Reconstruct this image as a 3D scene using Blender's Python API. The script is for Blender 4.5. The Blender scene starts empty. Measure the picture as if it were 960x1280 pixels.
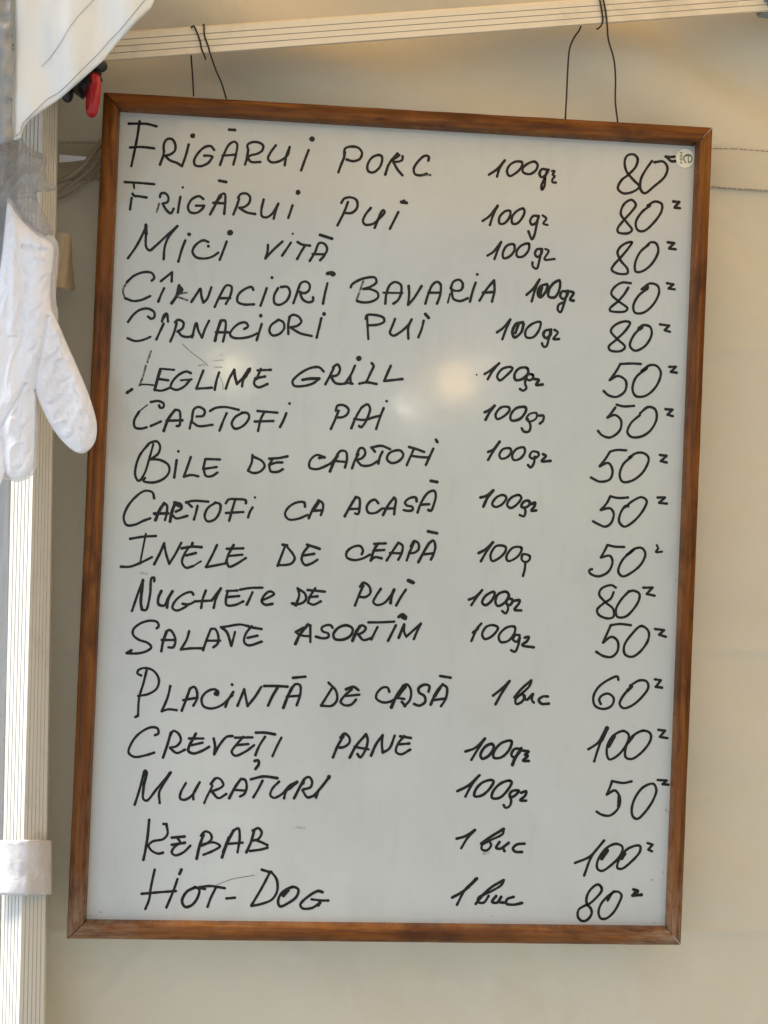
import bpy, math, random
import numpy as np
from mathutils import Vector, Euler, noise
random.seed(4)
sc = bpy.context.scene
C = sc.collection
# ------------------------------------------------------------------ camera
F = 1300.0
cam_d = bpy.data.cameras.new('camera'); cam = bpy.data.objects.new('camera', cam_d); C.objects.link(cam)
cam.location = (-0.07193, -1.00981, 0.00454)
cam.rotation_euler = Euler((math.radians(90.4308), math.radians(-2.2361), math.radians(-3.3813)), 'XYZ')
cam_d.sensor_fit = 'VERTICAL'; cam_d.sensor_height = 24.0; cam_d.lens = F/1280*24.0
cam_d.clip_start = 0.02; cam_d.clip_end = 500
sc.camera = cam
RM = cam.rotation_euler.to_matrix(); CL = Vector(cam.location)
def P(x, y, Y=0.0):
    """point of the place seen at photo coordinates (x, y) on the vertical plane Y"""
    d = RM @ Vector(((x-480)/F, -(y-640)/F, -1.0))
    return CL + d*((Y-CL.y)/d.y)
MM = 0.001
PX = 0.6/766                      # metres per photo pixel at the board
# ------------------------------------------------------------------ light
SUN_DIR = Vector((-0.62, -0.10, 0.75)).normalized()     # towards the sun
w = bpy.data.worlds.new('World'); sc.world = w; w.use_nodes = True
nt = w.node_tree; bg = nt.nodes['Background']
sky = nt.nodes.new('ShaderNodeTexSky'); sky.sky_type = 'NISHITA'; sky.sun_disc = False
sky.sun_elevation = math.asin(SUN_DIR.z); sky.sun_rotation = math.atan2(SUN_DIR.x, SUN_DIR.y)
sky.air_density = 1.0; sky.dust_density = 1.2; sky.ozone_density = 1.0
nt.links.new(sky.outputs[0], bg.inputs[0]); bg.inputs[1].default_value = 0.15
sd = bpy.data.lights.new('sun', 'SUN'); sd.energy = 3.4; sd.angle = math.radians(20); sd.color = (1, .94, .84)
so = bpy.data.objects.new('sun', sd); C.objects.link(so)
so.rotation_euler = SUN_DIR.to_track_quat('Z', 'Y').to_euler(); so.location = (-2, 0, 3)
vs = sc.view_settings; vs.view_transform = 'Standard'; vs.look = 'None'; vs.gamma = 1; vs.use_curve_mapping = False
vs.exposure = 0.96
sc.cycles.max_bounces = 10; sc.cycles.transparent_max_bounces = 16

# ------------------------------------------------------------------ helpers
def empty(name, label, cat, loc=(0, 0, 0), group=None):
    o = bpy.data.objects.new(name, None); C.objects.link(o); o.location = loc; o.empty_display_size = .05
    o['label'] = label; o['category'] = cat
    if group: o['group'] = group
    return o
def tag(o, label=None, cat=None, group=None, kind=None):
    for k, v in (('label', label), ('category', cat), ('group', group), ('kind', kind)):
        if v: o[k] = v
    return o
def link(name, me, mat, parent=None, smooth=True):
    o = bpy.data.objects.new(name, me); C.objects.link(o)
    if mat: me.materials.append(mat)
    if smooth:
        for p in me.polygons: p.use_smooth = True
    if parent:
        o.parent = parent
        o.matrix_parent_inverse = parent_inv(parent)
    return o
def parent_inv(p):
    from mathutils import Matrix
    M = Matrix.Translation(p.location)
    q = p.parent
    return M.inverted() if q is None else M.inverted()
def mesh(name, vs_, fs, mat, parent=None, smooth=True, uv=None):
    me = bpy.data.meshes.new(name); me.from_pydata([tuple(v) for v in vs_], [], fs); me.update()
    if uv is not None:
        l = me.uv_layers.new(name='UVMap')
        for lp in me.loops: l.data[lp.index].uv = uv[lp.vertex_index]
    return link(name, me, mat, parent, smooth)
def auto_smooth(o, deg=35):
    me = o.data
    me.update()
    import bmesh
    bm = bmesh.new(); bm.from_mesh(me)
    bmesh.ops.recalc_face_normals(bm, faces=bm.faces)
    for e in bm.edges:
        if len(e.link_faces) == 2 and e.calc_face_angle(0) > math.radians(deg): e.smooth = False
    bm.to_mesh(me); bm.free()
    return o
def tube(name, pts, r, mat, parent=None, n=8, cap=True):
    """round tube along a smoothed path of points"""
    pts = [Vector(p) for p in pts]; pts = catmull3(pts, 5) if len(pts) > 2 else pts
    vs_, fs = [], []
    up = Vector((0.3, 1, .2)).normalized()
    for i, p in enumerate(pts):
        t = (pts[min(i+1, len(pts)-1)]-pts[max(i-1, 0)]).normalized()
        a = t.cross(up).normalized(); b = t.cross(a)
        for k in range(n):
            an = 2*math.pi*k/n; vs_.append(p+(a*math.cos(an)+b*math.sin(an))*r)
    for i in range(len(pts)-1):
        for k in range(n):
            fs.append((i*n+k, i*n+(k+1) % n, (i+1)*n+(k+1) % n, (i+1)*n+k))
    if cap: fs += [tuple(range(n))[::-1], tuple(range(len(vs_)-n, len(vs_)))]
    return mesh(name, vs_, fs, mat, parent)
def catmull3(p, n):
    out = []
    q = [p[0]*2-p[1]]+list(p)+[p[-1]*2-p[-2]]
    for i in range(1, len(q)-2):
        for k in range(n):
            t = k/n
            out.append(.5*((2*q[i])+(q[i+1]-q[i-1])*t+(2*q[i-1]-5*q[i]+4*q[i+1]-q[i+2])*t*t+(3*q[i]-q[i-1]-3*q[i+1]+q[i+2])*t**3))
    out.append(p[-1]); return out
# ---- node helpers
def mat(name, col=(.5, .5, .5), rough=.5, metal=0, spec=.5, **kw):
    m = bpy.data.materials.new(name); m.use_nodes = True
    b = m.node_tree.nodes['Principled BSDF']
    b.inputs['Base Color'].default_value = (*col, 1); b.inputs['Roughness'].default_value = rough
    b.inputs['Metallic'].default_value = metal; b.inputs['Specular IOR Level'].default_value = spec
    for k, v in kw.items(): b.inputs[k].default_value = v
    return m
def N(m, t, **kw):
    n = m.node_tree.nodes.new(t)
    for k, v in kw.items():
        if k in n.inputs: n.inputs[k].default_value = v
        else: setattr(n, k, v)
    return n
def L(m, a, b): m.node_tree.links.new(a, b)
def coords(m, kind='Object', scale=(1, 1, 1)):
    tc = N(m, 'ShaderNodeTexCoord'); mp = N(m, 'ShaderNodeMapping'); mp.inputs['Scale'].default_value = scale
    L(m, tc.outputs[kind], mp.inputs['Vector']); return mp.outputs[0]
def tex(m, scale, detail=4, rough=.55, dist=0, vec=None, sc3=(1, 1, 1), kind='Object'):
    n = N(m, 'ShaderNodeTexNoise'); n.inputs['Scale'].default_value = scale; n.inputs['Detail'].default_value = detail
    n.inputs['Roughness'].default_value = rough; n.inputs['Distortion'].default_value = dist
    L(m, vec or coords(m, kind, sc3), n.inputs['Vector']); return n.outputs[0]
def ramp(m, src, stops):
    r = N(m, 'ShaderNodeValToRGB'); e = r.color_ramp.elements
    while len(e) < len(stops): e.new(.5)
    for i, (p, c) in enumerate(stops):
        e[i].position = p; e[i].color = (*c, 1) if len(c) == 3 else c
    L(m, src, r.inputs[0]); return r.outputs[0]
def mixc(m, f, a, b, mode='MIX'):
    n = N(m, 'ShaderNodeMix', data_type='RGBA', blend_type=mode)
    for s, v in ((0, f), (6, a), (7, b)):
        if hasattr(v, 'is_linked') or hasattr(v, 'links'): L(m, v, n.inputs[s])
        else: n.inputs[s].default_value = v if s == 0 else (*v, 1)
    return n.outputs[2]
def bump(m, src, strength, dist, prev=None):
    b = N(m, 'ShaderNodeBump'); b.inputs['Strength'].default_value = strength; b.inputs['Distance'].default_value = dist
    L(m, src, b.inputs['Height'])
    if prev: L(m, prev, b.inputs['Normal'])
    return b.outputs[0]
def pbsdf(m): return m.node_tree.nodes['Principled BSDF']
def translucent(m, col, fac, normal=None):
    """back-light passing through thin cloth or film"""
    b = pbsdf(m); t = N(m, 'ShaderNodeBsdfTranslucent')
    t.inputs['Color'].default_value = (*col, 1)
    mx = N(m, 'ShaderNodeMixShader'); mx.inputs[0].default_value = fac
    L(m, b.outputs[0], mx.inputs[1]); L(m, t.outputs[0], mx.inputs[2])
    L(m, mx.outputs[0], m.node_tree.nodes['Material Output'].inputs['Surface'])
    if normal: L(m, normal, t.inputs['Normal'])
    return mx
def seethrough(m, last, fac):
    t = N(m, 'ShaderNodeBsdfTransparent'); mx = N(m, 'ShaderNodeMixShader')
    if isinstance(fac, float): mx.inputs[0].default_value = fac
    else: L(m, fac, mx.inputs[0])
    L(m, last.outputs[0], mx.inputs[1]); L(m, t.outputs[0], mx.inputs[2])
    L(m, mx.outputs[0], m.node_tree.nodes['Material Output'].inputs['Surface'])

# ------------------------------------------------------------------ materials
M = {}
m = M['canvas'] = mat('cream_canvas', (.62, .52, .37), .62, spec=.25)
n1 = tex(m, 3.0, 5, .6); n2 = tex(m, 22, 4, .6)
c = mixc(m, n1, (.56, .485, .345), (.62, .55, .41))
c = mixc(m, ramp(m, n2, [(.35, (0, 0, 0)), (.75, (1, 1, 1))]), c, (.60, .535, .41))
L(m, c, pbsdf(m).inputs['Base Color'])
weave = N(m, 'ShaderNodeTexNoise'); weave.inputs['Scale'].default_value = 900; L(m, coords(m), weave.inputs['Vector'])
fold = tex(m, 9, 4, .6, 1.2)
rg = N(m, 'ShaderNodeTexNoise'); rg.noise_type = 'RIDGED_MULTIFRACTAL'; rg.inputs['Scale'].default_value = 4.5; rg.inputs['Detail'].default_value = 4
rg.inputs['Distortion'].default_value = .8; L(m, coords(m, 'Object', (1, 1, .8)), rg.inputs['Vector'])
nb = bump(m, fold, .22, .012); nb = bump(m, weave.outputs[0], .12, .0006, nb); L(m, nb, pbsdf(m).inputs['Normal'])
translucent(m, (.62, .5, .32), .06)

m = M['roof'] = mat('roof_canvas', (.72, .62, .45), .7, spec=.2)
L(m, mixc(m, tex(m, 2.5), (.68, .58, .41), (.74, .65, .48)), pbsdf(m).inputs['Base Color'])
translucent(m, (.93, .60, .27), .56)

m = M['whiteboard'] = mat('whiteboard_enamel', (.70, .70, .69), .1, spec=.5)
sm = tex(m, 5, 6, .65, .6); sm2 = tex(m, 60, 3, .6, 0, None, (1, 1, .25))
c = mixc(m, ramp(m, sm, [(.4, (0, 0, 0)), (.8, (1, 1, 1))]), (.48, .49, .45), (.42, .425, .385))
c = mixc(m, ramp(m, sm2, [(.55, (0, 0, 0)), (.9, (.6, .6, .6))]), c, (.40, .40, .365))
L(m, c, pbsdf(m).inputs['Base Color'])
L(m, ramp(m, tex(m, 14, 5, .7, .8), [(.3, (.09,)*3), (.8, (.17,)*3)]), pbsdf(m).inputs['Roughness'])
L(m, bump(m, tex(m, 16, 3), .10, .0022), pbsdf(m).inputs['Normal'])

def wood(name, dark, mid, light, scratch):
    m = mat(name, mid, .42, spec=.16)
    vec = coords(m, 'UV')
    g = tex(m, 1, 6, .65, .6, coords(m, 'UV', (7, 150, 1)))
    g2 = tex(m, 1, 3, .5, .3, coords(m, 'UV', (30, 900, 1)))
    bl = tex(m, 1, 4, .6, .8, coords(m, 'UV', (16, 42, 1)))
    c = ramp(m, g, [(.3, dark), (.5, mid), (.72, light)])
    c = mixc(m, ramp(m, bl, [(.48, (0, 0, 0)), (.70, (.75,)*3)]), c, dark)
    c = mixc(m, ramp(m, g2, [(.58, (0, 0, 0)), (.85, (.22,)*3)]), c, light)
    vo = N(m, 'ShaderNodeTexVoronoi'); vo.inputs['Scale'].default_value = 1; L(m, coords(m, 'UV', (11, 60, 1)), vo.inputs['Vector'])
    c = mixc(m, ramp(m, vo.outputs['Distance'], [(.03, (.8,)*3), (.09, (0, 0, 0))]), c, (.03, .012, .005))
    # pale worn patches, strongest near the two lower corners
    at = N(m, 'ShaderNodeAttribute'); at.attribute_name = 'wear'
    wn = ramp(m, tex(m, 1, 6, .75, .4, coords(m, 'UV', (45, 260, 1))), [(.38, (0, 0, 0)), (.62, (1, 1, 1))])
    mu = N(m, 'ShaderNodeMath', operation='MULTIPLY'); L(m, at.outputs['Fac'], mu.inputs[0]); L(m, wn, mu.inputs[1])
    c = mixc(m, mu.outputs[0], c, (.26, .18, .115))
    L(m, c, pbsdf(m).inputs['Base Color'])
    L(m, ramp(m, g, [(.3, (.38,)*3), (.7, (.2,)*3)]), pbsdf(m).inputs['Roughness'])
    L(m, bump(m, g, .25, .0008), pbsdf(m).inputs['Normal'])
    return m
M['wood'] = wood('stained_wood', (.045, .013, .0025), (.145, .046, .006), (.26, .098, .016), 0)
M['gap'] = mat('dark_joint', (.02, .012, .008), .9)

m = M['ink'] = mat('black_marker_ink', (.011, .010, .008), .34, spec=.22)
L(m, ramp(m, tex(m, 260, 3), [(.35, (.007, .0055, .004)), (.8, (.022, .017, .011))]), pbsdf(m).inputs['Base Color'])
m = M['dry_ink'] = mat('dry_marker_ink', (.03, .027, .022), .4, spec=.4)
mx = translucent(m, (.05, .05, .05), 0.0)
seethrough(m, mx, ramp(m, tex(m, 420, 3, .7), [(.42, (0, 0, 0)), (.66, (.95,)*3)]))
m = M['smudge'] = mat('ink_smudge', (.12, .11, .10), .4)
mx = translucent(m, (.05, .05, .05), 0.0)
seethrough(m, mx, ramp(m, tex(m, 300, 4, .7), [(.3, (.45,)*3), (.6, (.97,)*3)]))
m = M['scratch'] = mat('fine_scratch', (.10, .09, .08), .5)

def painted(name, a, b):
    m = mat(name, a, .38, spec=.5)
    n = tex(m, 12, 5, .6, .2, None, (1, 1, .3)); n2 = tex(m, 240, 3, .7)
    c = mixc(m, n, a, b)
    c = mixc(m, ramp(m, n2, [(.66, (0, 0, 0)), (.78, (.6,)*3)]), c, tuple(x*.45 for x in b))
    c = mixc(m, ramp(m, tex(m, 5, 6, .75, 1.5), [(.5, (0, 0, 0)), (.7, (.45,)*3)]), c, tuple(x*.62 for x in b))
    L(m, c, pbsdf(m).inputs['Base Color']); L(m, bump(m, n2, .1, .0004), pbsdf(m).inputs['Normal'])
    return m
M['pole'] = painted('painted_pole', (.71, .70, .65), (.64, .62, .55))
M['beam'] = painted('painted_beam', (.74, .66, .50), (.66, .57, .42))
M['groove'] = mat('darker_groove', (.48, .44, .36), .8)  # groove faces get a darker colour than the ridges
M['wire'] = mat('black_iron_wire', (.03, .024, .018), .45, metal=.5)
M['red'] = mat('red_plastic', (.46, .006, .012), .2, spec=.6)
M['black'] = mat('black_plastic', (.018, .022, .02), .4)
M['thread'] = mat('grey_thread', (.17, .17, .21), .8)
M['brown_thread'] = mat('brown_thread', (.24, .18, .12), .9)
M['joint'] = mat('grey_joint_plastic', (.20, .23, .24), .5)
M['white_strip'] = mat('gap_light_white', (.85, .86, .88), .5)  # white that stands in for daylight showing through a gap

def film(name, col, rough, trans, clear, bscale, bstr, aniso=(1, 1, 1), det=6, dist=1.5, tcol=None, bd=.006, crease=0):
    m = mat(name, col, rough, spec=.6)
    cr = tex(m, bscale, det, .62, dist, None, aniso)
    nb = bump(m, cr, bstr, bd)
    rg = N(m, 'ShaderNodeTexNoise'); rg.noise_type = 'RIDGED_MULTIFRACTAL'; rg.inputs['Scale'].default_value = bscale*.9
    rg.inputs['Detail'].default_value = 3; rg.inputs['Distortion'].default_value = .5; L(m, coords(m, 'Object', aniso), rg.inputs['Vector'])
    nb = bump(m, rg.outputs[0], bstr*crease, bd*.5, nb)
    L(m, nb, pbsdf(m).inputs['Normal'])
    mx = translucent(m, tcol or col, trans, nb)
    if clear is not None:
        seethrough(m, mx, ramp(m, cr, [(.35, (clear[0],)*3), (.65, (clear[1],)*3)]))
    return m, cr
M['glove'], _ = film('white_polythene', (.95, .95, .97), .1, .34, (.06, .26), 16, .8, (1.7, 1, .6), 5, .8, None, .005, .35)
M['glove_edge'], _ = film('clear_polythene_margin', (.78, .75, .74), .3, .3, (.35, .6), 14, .5)
M['bag'], _ = film('clear_crumpled_film', (.55, .53, .51), .1, .3, (.3, .8), 34, 1.0, (1, 1, 1), 6, 1.6, None, .010, 1.0)
M['curtain'], _ = film('clear_side_film', (.50, .51, .54), .25, .3, (.2, .4), 9, .6, (2, 1, .4))
M['flap'], _ = film('pale_grey_canopy_cloth', (.84, .89, .92), .6, .16, None, 16, .12, (1.8, 1, .3), 5, .8, (.72, .78, .80))
M['flap'].node_tree.nodes['Principled BSDF'].inputs['Specular IOR Level'].default_value = .25
M['flap_side'], _ = film('grey_canopy_lining', (.42, .43, .42), .4, .3, None, 20, .8, (1.4, 1, .8))
m = M['strap'] = mat('pale_strap_cloth', (.60, .58, .57), .7)
st = tex(m, 30, 6, .7, 1.0)
L(m, ramp(m, st, [(.3, (.50, .48, .47)), (.65, (.68, .66, .65))]), pbsdf(m).inputs['Base Color'])
L(m, bump(m, st, .5, .003), pbsdf(m).inputs['Normal'])
m = M['tab'] = mat('beige_tab_cloth', (.36, .29, .20), .7)
L(m, bump(m, tex(m, 24, 5, .6, 1.0), .5, .004), pbsdf(m).inputs['Normal'])
m = M['sticker'] = mat('cream_sticker', (.72, .70, .56), .35)
M['sticker_print'] = mat('green_print', (.13, .14, .055), .4)
m = M['ground'] = mat('grey_paving', (.22, .21, .20), .9)
L(m, ramp(m, tex(m, 6, 6, .7), [(.3, (.22, .24, .26)), (.7, (.30, .325, .345))]), pbsdf(m).inputs['Base Color'])

# ------------------------------------------------------------------ setting
WALL_Y = 0.048
gs = 60
ground = mesh('ground', [(-gs, -gs, -1.45), (gs, -gs, -1.45), (gs, gs, -1.45), (-gs, gs, -1.45)], [(0, 1, 2, 3)], M['ground'], smooth=False)
tag(ground, kind='structure')

# canvas wall with real folds
wall = empty('canvas_wall', 'cream canvas tent wall with soft creases hanging behind the whiteboard', 'tent wall', (0, WALL_Y, -1.4))
def ridge(d, wd): return math.exp(-(d/wd)**2)
def wall_relief(x, z, px, py):
    h = 0.0
    v = Vector((x, 0, z))
    h += .012*noise.noise(Vector((x*1.6+z*.9, 3.1, z*1.2)))+.006*noise.noise(Vector((x*5-z*3, 7, z*3+x)))
    # diagonal draping in the upper part
    k = min(1, max(0, (z-.22)/.25))
    h += (.25+.75*k)*.013*math.sin((x*.6+z*1.0)*34+2.6*noise.noise(v*2.2))*(.6+.4*noise.noise(v*3))
    h += .0045*noise.noise(Vector((x*4, 9, z*7)))+.0016*(.5-abs(noise.noise(Vector((x*9+z*5, 2, z*11-x*4)))))
    # fine crumpling low down
    k2 = min(1, max(0, (-.36-z)/.12))
    h += k2*.0030*noise.noise(Vector((x*20, 4, z*3)))+(.4+.6*k2)*.0040*max(0, noise.noise(Vector((x*34+z*8, 6, z*38)))-.22)
    h += k2*.0065*noise.noise(Vector((x*9+z*9, 1, z*5-x*4)))
    h += k2*.002*abs(noise.noise(Vector((x*22, 5, z*16))))
    # horizontal press creases of the folded cloth
    for cy, a in ((438, .0012), (812, .0019), (995, .0009), (1161, .0026)):
        h += a*ridge(py-cy-4*noise.noise(Vector((px*.01, cy, 0))), 4.5)
    # one long diagonal wrinkle below the board's left corner
    d = ((px-178)*(1262-1188)-(py-1188)*(120-178))/94
    if 1150 < py < 1300: h += .0022*ridge(d+16*noise.noise(Vector((py*.03, 0, 7))), 8)*ridge(py-1228, 40)
    return .020*math.tanh(h/.020)
def wall_px(x, z):                      # photo coordinates of a wall point
    c = RM.transposed() @ (Vector((x, WALL_Y, z))-CL)
    return 480+F*c.x/-c.z, 640-F*c.y/-c.z
nx, nz = 300, 330
X0, X1, Z0, Z1 = -.50, 1.1, -1.35, .95
xs = np.r_[np.linspace(-.56, .56, 270), np.linspace(.57, 1.7, 30)]
zs = np.r_[np.linspace(-1.44, -.62, 20), np.linspace(-.61, .66, 330), np.linspace(.67, .72, 3)]
vv, ff = [], []
for z in zs:
    for x in xs:
        px, py = wall_px(x, z)
        vv.append((x, WALL_Y-wall_relief(x, z, px, py), z))
W_ = len(xs)
for j in range(len(zs)-1):
    for i in range(W_-1): ff.append((j*W_+i, j*W_+i+1, (j+1)*W_+i+1, (j+1)*W_+i))
mesh('canvas', vv, ff, M['canvas'], wall)
# the canvas turns forward to the pole at its left edge
sv_, sf_ = [], []
for j in range(81):
    z = -1.44+j*2.32/80
    px0, _ = wall_px(-.40, z)
    x_top = P(52, 150, .026).x; x_bot = P(40, 1280, .026).x
    zz0, zz1 = P(52, 150, .026).z, P(40, 1280, .026).z
    xe = x_bot+(x_top-x_bot)*(z-zz1)/(zz0-zz1)
    for i in range(13):
        u = i/12
        sv_.append((xe-.004*math.sin(u*3.1)-.012*u+.003*noise.noise(Vector((u*3, 0, z*5))), .022+(WALL_Y+.012-.022)*u, z))
for j in range(80):
    for i in range(12): sf_.append((j*13+i, j*13+i+1, (j+1)*13+i+1, (j+1)*13+i))
mesh('side_return', sv_, sf_, M['canvas'], wall)
def strip(name, line_top, line_bot, Y, mt, parent, n=60, th=.0012):
    """a flat band with thickness between two photo polylines, lying on plane Y (or Y(px,py))"""
    def at(line, t):
        s = t*(len(line)-1); i = min(int(s), len(line)-2); u = s-i
        return line[i][0]*(1-u)+line[i+1][0]*u, line[i][1]*(1-u)+line[i+1][1]*u
    yy = Y if callable(Y) else (lambda a, b: Y)
    vs_, fs = [], []
    for i in range(n+1):
        t = i/n
        for ln in (line_top, line_bot):
            a = at(ln, t); y_ = yy(*a)
            vs_.append(P(a[0], a[1], y_)); 
        for ln in (line_bot, line_top):
            a = at(ln, t); vs_.append(P(a[0], a[1], yy(*a)+th))
    for i in range(n):
        b = i*4; c_ = b+4
        for k in range(4): fs.append((b+k, b+(k+1) % 4, c_+(k+1) % 4, c_+k))
    fs += [(3, 2, 1, 0), (n*4, n*4+1, n*4+2, n*4+3)]
    return auto_smooth(mesh(name, vs_, fs, mt, parent))
def wy(px, py, off=.0012):
    p = P(px, py, WALL_Y)
    return WALL_Y-wall_relief(p.x, p.z, px, py)-off
# overlapped hem band with its two rows of stitching
top = [(70, 176), (300, 178), (600, 180), (893, 183), (960, 187), (1300, 196)]
bot = [(70, 226), (300, 229), (600, 231), (893, 234), (960, 239), (1300, 250)]
strip('hem', top, bot, lambda a, b: wy(a, b, .0022), M['canvas'], wall, 120, .0018)
def stitches(name, line, yoff, mt, parent, pitch=6.5, dash=4.6, r=.00032, yfun=None, zmm=0):
    vs_, fs = [], []
    yfun = yfun or (lambda a, b: wy(a, b, yoff))
    L_ = [0]
    for i in range(len(line)-1): L_.append(L_[-1]+math.dist(line[i], line[i+1]))
    def at(s):
        for i in range(len(line)-1):
            if s <= L_[i+1] or i == len(line)-2:
                u = (s-L_[i])/(L_[i+1]-L_[i]); return (line[i][0]*(1-u)+line[i+1][0]*u, line[i][1]*(1-u)+line[i+1][1]*u)
    s = 0
    while s+dash < L_[-1]:
        a = at(s); b = at(s+dash*random.uniform(.8, 1.1)); s += pitch*random.uniform(.9, 1.1)
        j = random.uniform(-.5, .5)
        pa, pb = P(a[0], a[1]+j, yfun(*a)), P(b[0], b[1]-j, yfun(*b))
        t = (pb-pa).normalized(); u = Vector((0, 1, 0)); q = t.cross(u)
        i0 = len(vs_)
        for p in (pa, pb): vs_ += [p+q*r, p-u*r, p-q*r, p+u*r]
        fs += [(i0, i0+1, i0+5, i0+4), (i0+1, i0+2, i0+6, i0+5), (i0+2, i0+3, i0+7, i0+6), (i0+3, i0, i0+4, i0+7), (i0, i0+3, i0+2, i0+1), (i0+4, i0+5, i0+6, i0+7)]
    o = mesh(name, vs_, fs, mt, parent, False); tag(o, kind='stuff'); return o
stitches('stitching', [(70, 178.5), (600, 182), (893, 185.5), (920, 186), (960, 189), (1200, 196)], .0026, M['brown_thread'], wall)
stitches('stitching', [(70, 224), (600, 228), (880, 232), (905, 234.5), (960, 238), (1200, 246)], .0026, M['brown_thread'], wall)
# loose folded cloth edges left of the board; white wedge painted as daylight through a gap
def fold_tube(pts, r, mt, name='fold'):
    return tube(name, [P(a, b, Y) for a, b, Y in pts], r, mt, wall, 8)
fold_tube([(58, 232, WALL_Y-.008), (76, 226, WALL_Y-0.012), (92, 217, WALL_Y-0.015), (106, 205, WALL_Y-0.015), (122, 184, WALL_Y-0.012), (140, 160, WALL_Y-0.008)], .0024, M['tab'])
fold_tube([(56, 246, WALL_Y-.008), (76, 238, WALL_Y-0.010), (96, 226, WALL_Y-0.012), (112, 212, WALL_Y-0.012), (126, 198, WALL_Y-0.010), (140, 180, WALL_Y-0.008)], .0020, M['tab'])
fold_tube([(58, 254, WALL_Y-.006), (84, 244, WALL_Y-0.007), (101, 234, WALL_Y-0.009), (126, 210, WALL_Y-0.007), (144, 194, WALL_Y-0.006)], .0013, M['tab'])
strip('gap_light_strip', [(74, 193), (90, 194.5), (108, 196)], [(74, 203), (90, 202), (107, 199.5)], WALL_Y-.014, M['white_strip'], wall, 6)
# beige tab hanging beside the pole, its right edge curled
def tab_y(a, b): return -.012-.004*math.sin((a-62)/9)+.02*max(0, (a-80)/14)
strip('tab', [(58, 291), (67, 291.5), (80, 291), (86, 292.5), (89, 297), (91, 335), (94, 363)],
      [(58, 362), (64, 361), (70, 359), (76, 359), (82, 361), (88, 363), (94.5, 364)], tab_y, M['tab'], wall, 24, .0012)

# roof canvas (overhead, out of the picture) that tints the light
rv, rf = [], []
for j in range(21):
    for i in range(41):
        x = -0.50+i*.06; y = WALL_Y-.0-j*.11
        rv.append((x, y, .66+(WALL_Y-y)*.12+.02*noise.noise(Vector((x*2, y*2, 0)))))
for j in range(20):
    for i in range(40): rf.append((j*41+i, j*41+i+1, (j+1)*41+i+1, (j+1)*41+i))
roof = mesh('canopy_roof', rv, rf, M['roof']); tag(roof, 'cream canvas tent roof sloping up over the stall front', 'tent roof')

rv, rf = [], []  # unseen side sheet added to block cool sky and bounce warm light
for j in range(16):
    for i in range(31):
        y = WALL_Y+.02-i*.075; z = -1.44+j*.17
        rv.append((1.45+.03*noise.noise(Vector((y*3, z, 5))), y, z))
for j in range(15):
    for i in range(30): rf.append((j*31+i, j*31+i+1, (j+1)*31+i+1, (j+1)*31+i))
tag(mesh('added_side_sheet', rv, rf, M['canvas']), 'unseen canvas sheet added right of the whiteboard to block cool sky and bounce warm light', 'tent wall')

# ------------------------------------------------------------------ tent pole (fluted, turned corner to the camera)
def fluted(name, rails, sections, mat_, parent, groove_w=.26, depth=.0008):
    """rails: list of 3D (start, end) lines, sections: flutes between consecutive rails (0 = plain)"""
    prof0, prof1, dark = [], [], []
    n = len(rails)
    for i in range(n):
        a0, a1 = rails[i]; b0, b1 = rails[(i+1) % n]
        k = sections[i]
        ctr0 = sum((r[0] for r in rails), Vector())/n; ctr1 = sum((r[1] for r in rails), Vector())/n
        prof0.append(a0); prof1.append(a1); dark.append(0)
        if k:
            for q in range(1, k):
                for dt, dd, g in ((-groove_w/2, 0, 0), (-groove_w/4, 1, 1), (groove_w/4, 1, 1), (groove_w/2, 0, 0)):
                    t = (q+dt)/k
                    p0 = a0.lerp(b0, t); p1 = a1.lerp(b1, t)
                    e0 = (b0-a0).normalized(); e1 = (b1-a1).normalized()
                    ax = (a1-a0).normalized()
                    nn = ax.cross(e0).normalized()
                    if nn.dot(ctr0-p0) < 0: nn = -nn
                    prof0.append(p0+nn*depth*dd); prof1.append(p1+nn*depth*dd); dark.append(g)
    m_ = len(prof0); vs_ = []; fs = []; segs = 24; mi = []
    for s in range(segs+1):
        for a, b in zip(prof0, prof1): vs_.append(a.lerp(b, s/segs))
    for s in range(segs):
        for i in range(m_):
            j = (i+1) % m_
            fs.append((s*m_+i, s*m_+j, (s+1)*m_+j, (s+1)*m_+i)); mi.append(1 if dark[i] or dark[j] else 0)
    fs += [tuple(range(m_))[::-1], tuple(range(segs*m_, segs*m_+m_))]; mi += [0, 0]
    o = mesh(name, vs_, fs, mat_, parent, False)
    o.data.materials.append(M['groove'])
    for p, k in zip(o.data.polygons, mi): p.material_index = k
    return o
def line(x0, y0, x1, y1, Y, ya=-420, yb=1750, Y2=None):
    f = lambda y: x0+(x1-x0)*(y-y0)/(y1-y0)
    return (P(f(ya), ya, Y), P(f(yb), yb, Y if Y2 is None else Y2))
pole = empty('tent_pole', 'white painted fluted metal tent leg standing left of the whiteboard', 'tent pole', (-.42, -.02, -1.4))
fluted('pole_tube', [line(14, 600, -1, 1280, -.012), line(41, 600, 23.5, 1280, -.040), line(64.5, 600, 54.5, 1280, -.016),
                     line(66.5, 600, 57, 1280, .0), line(44, 600, 30, 1280, .026)], [6, 6, 0, 0, 0], M['pole'], pole)
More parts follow.
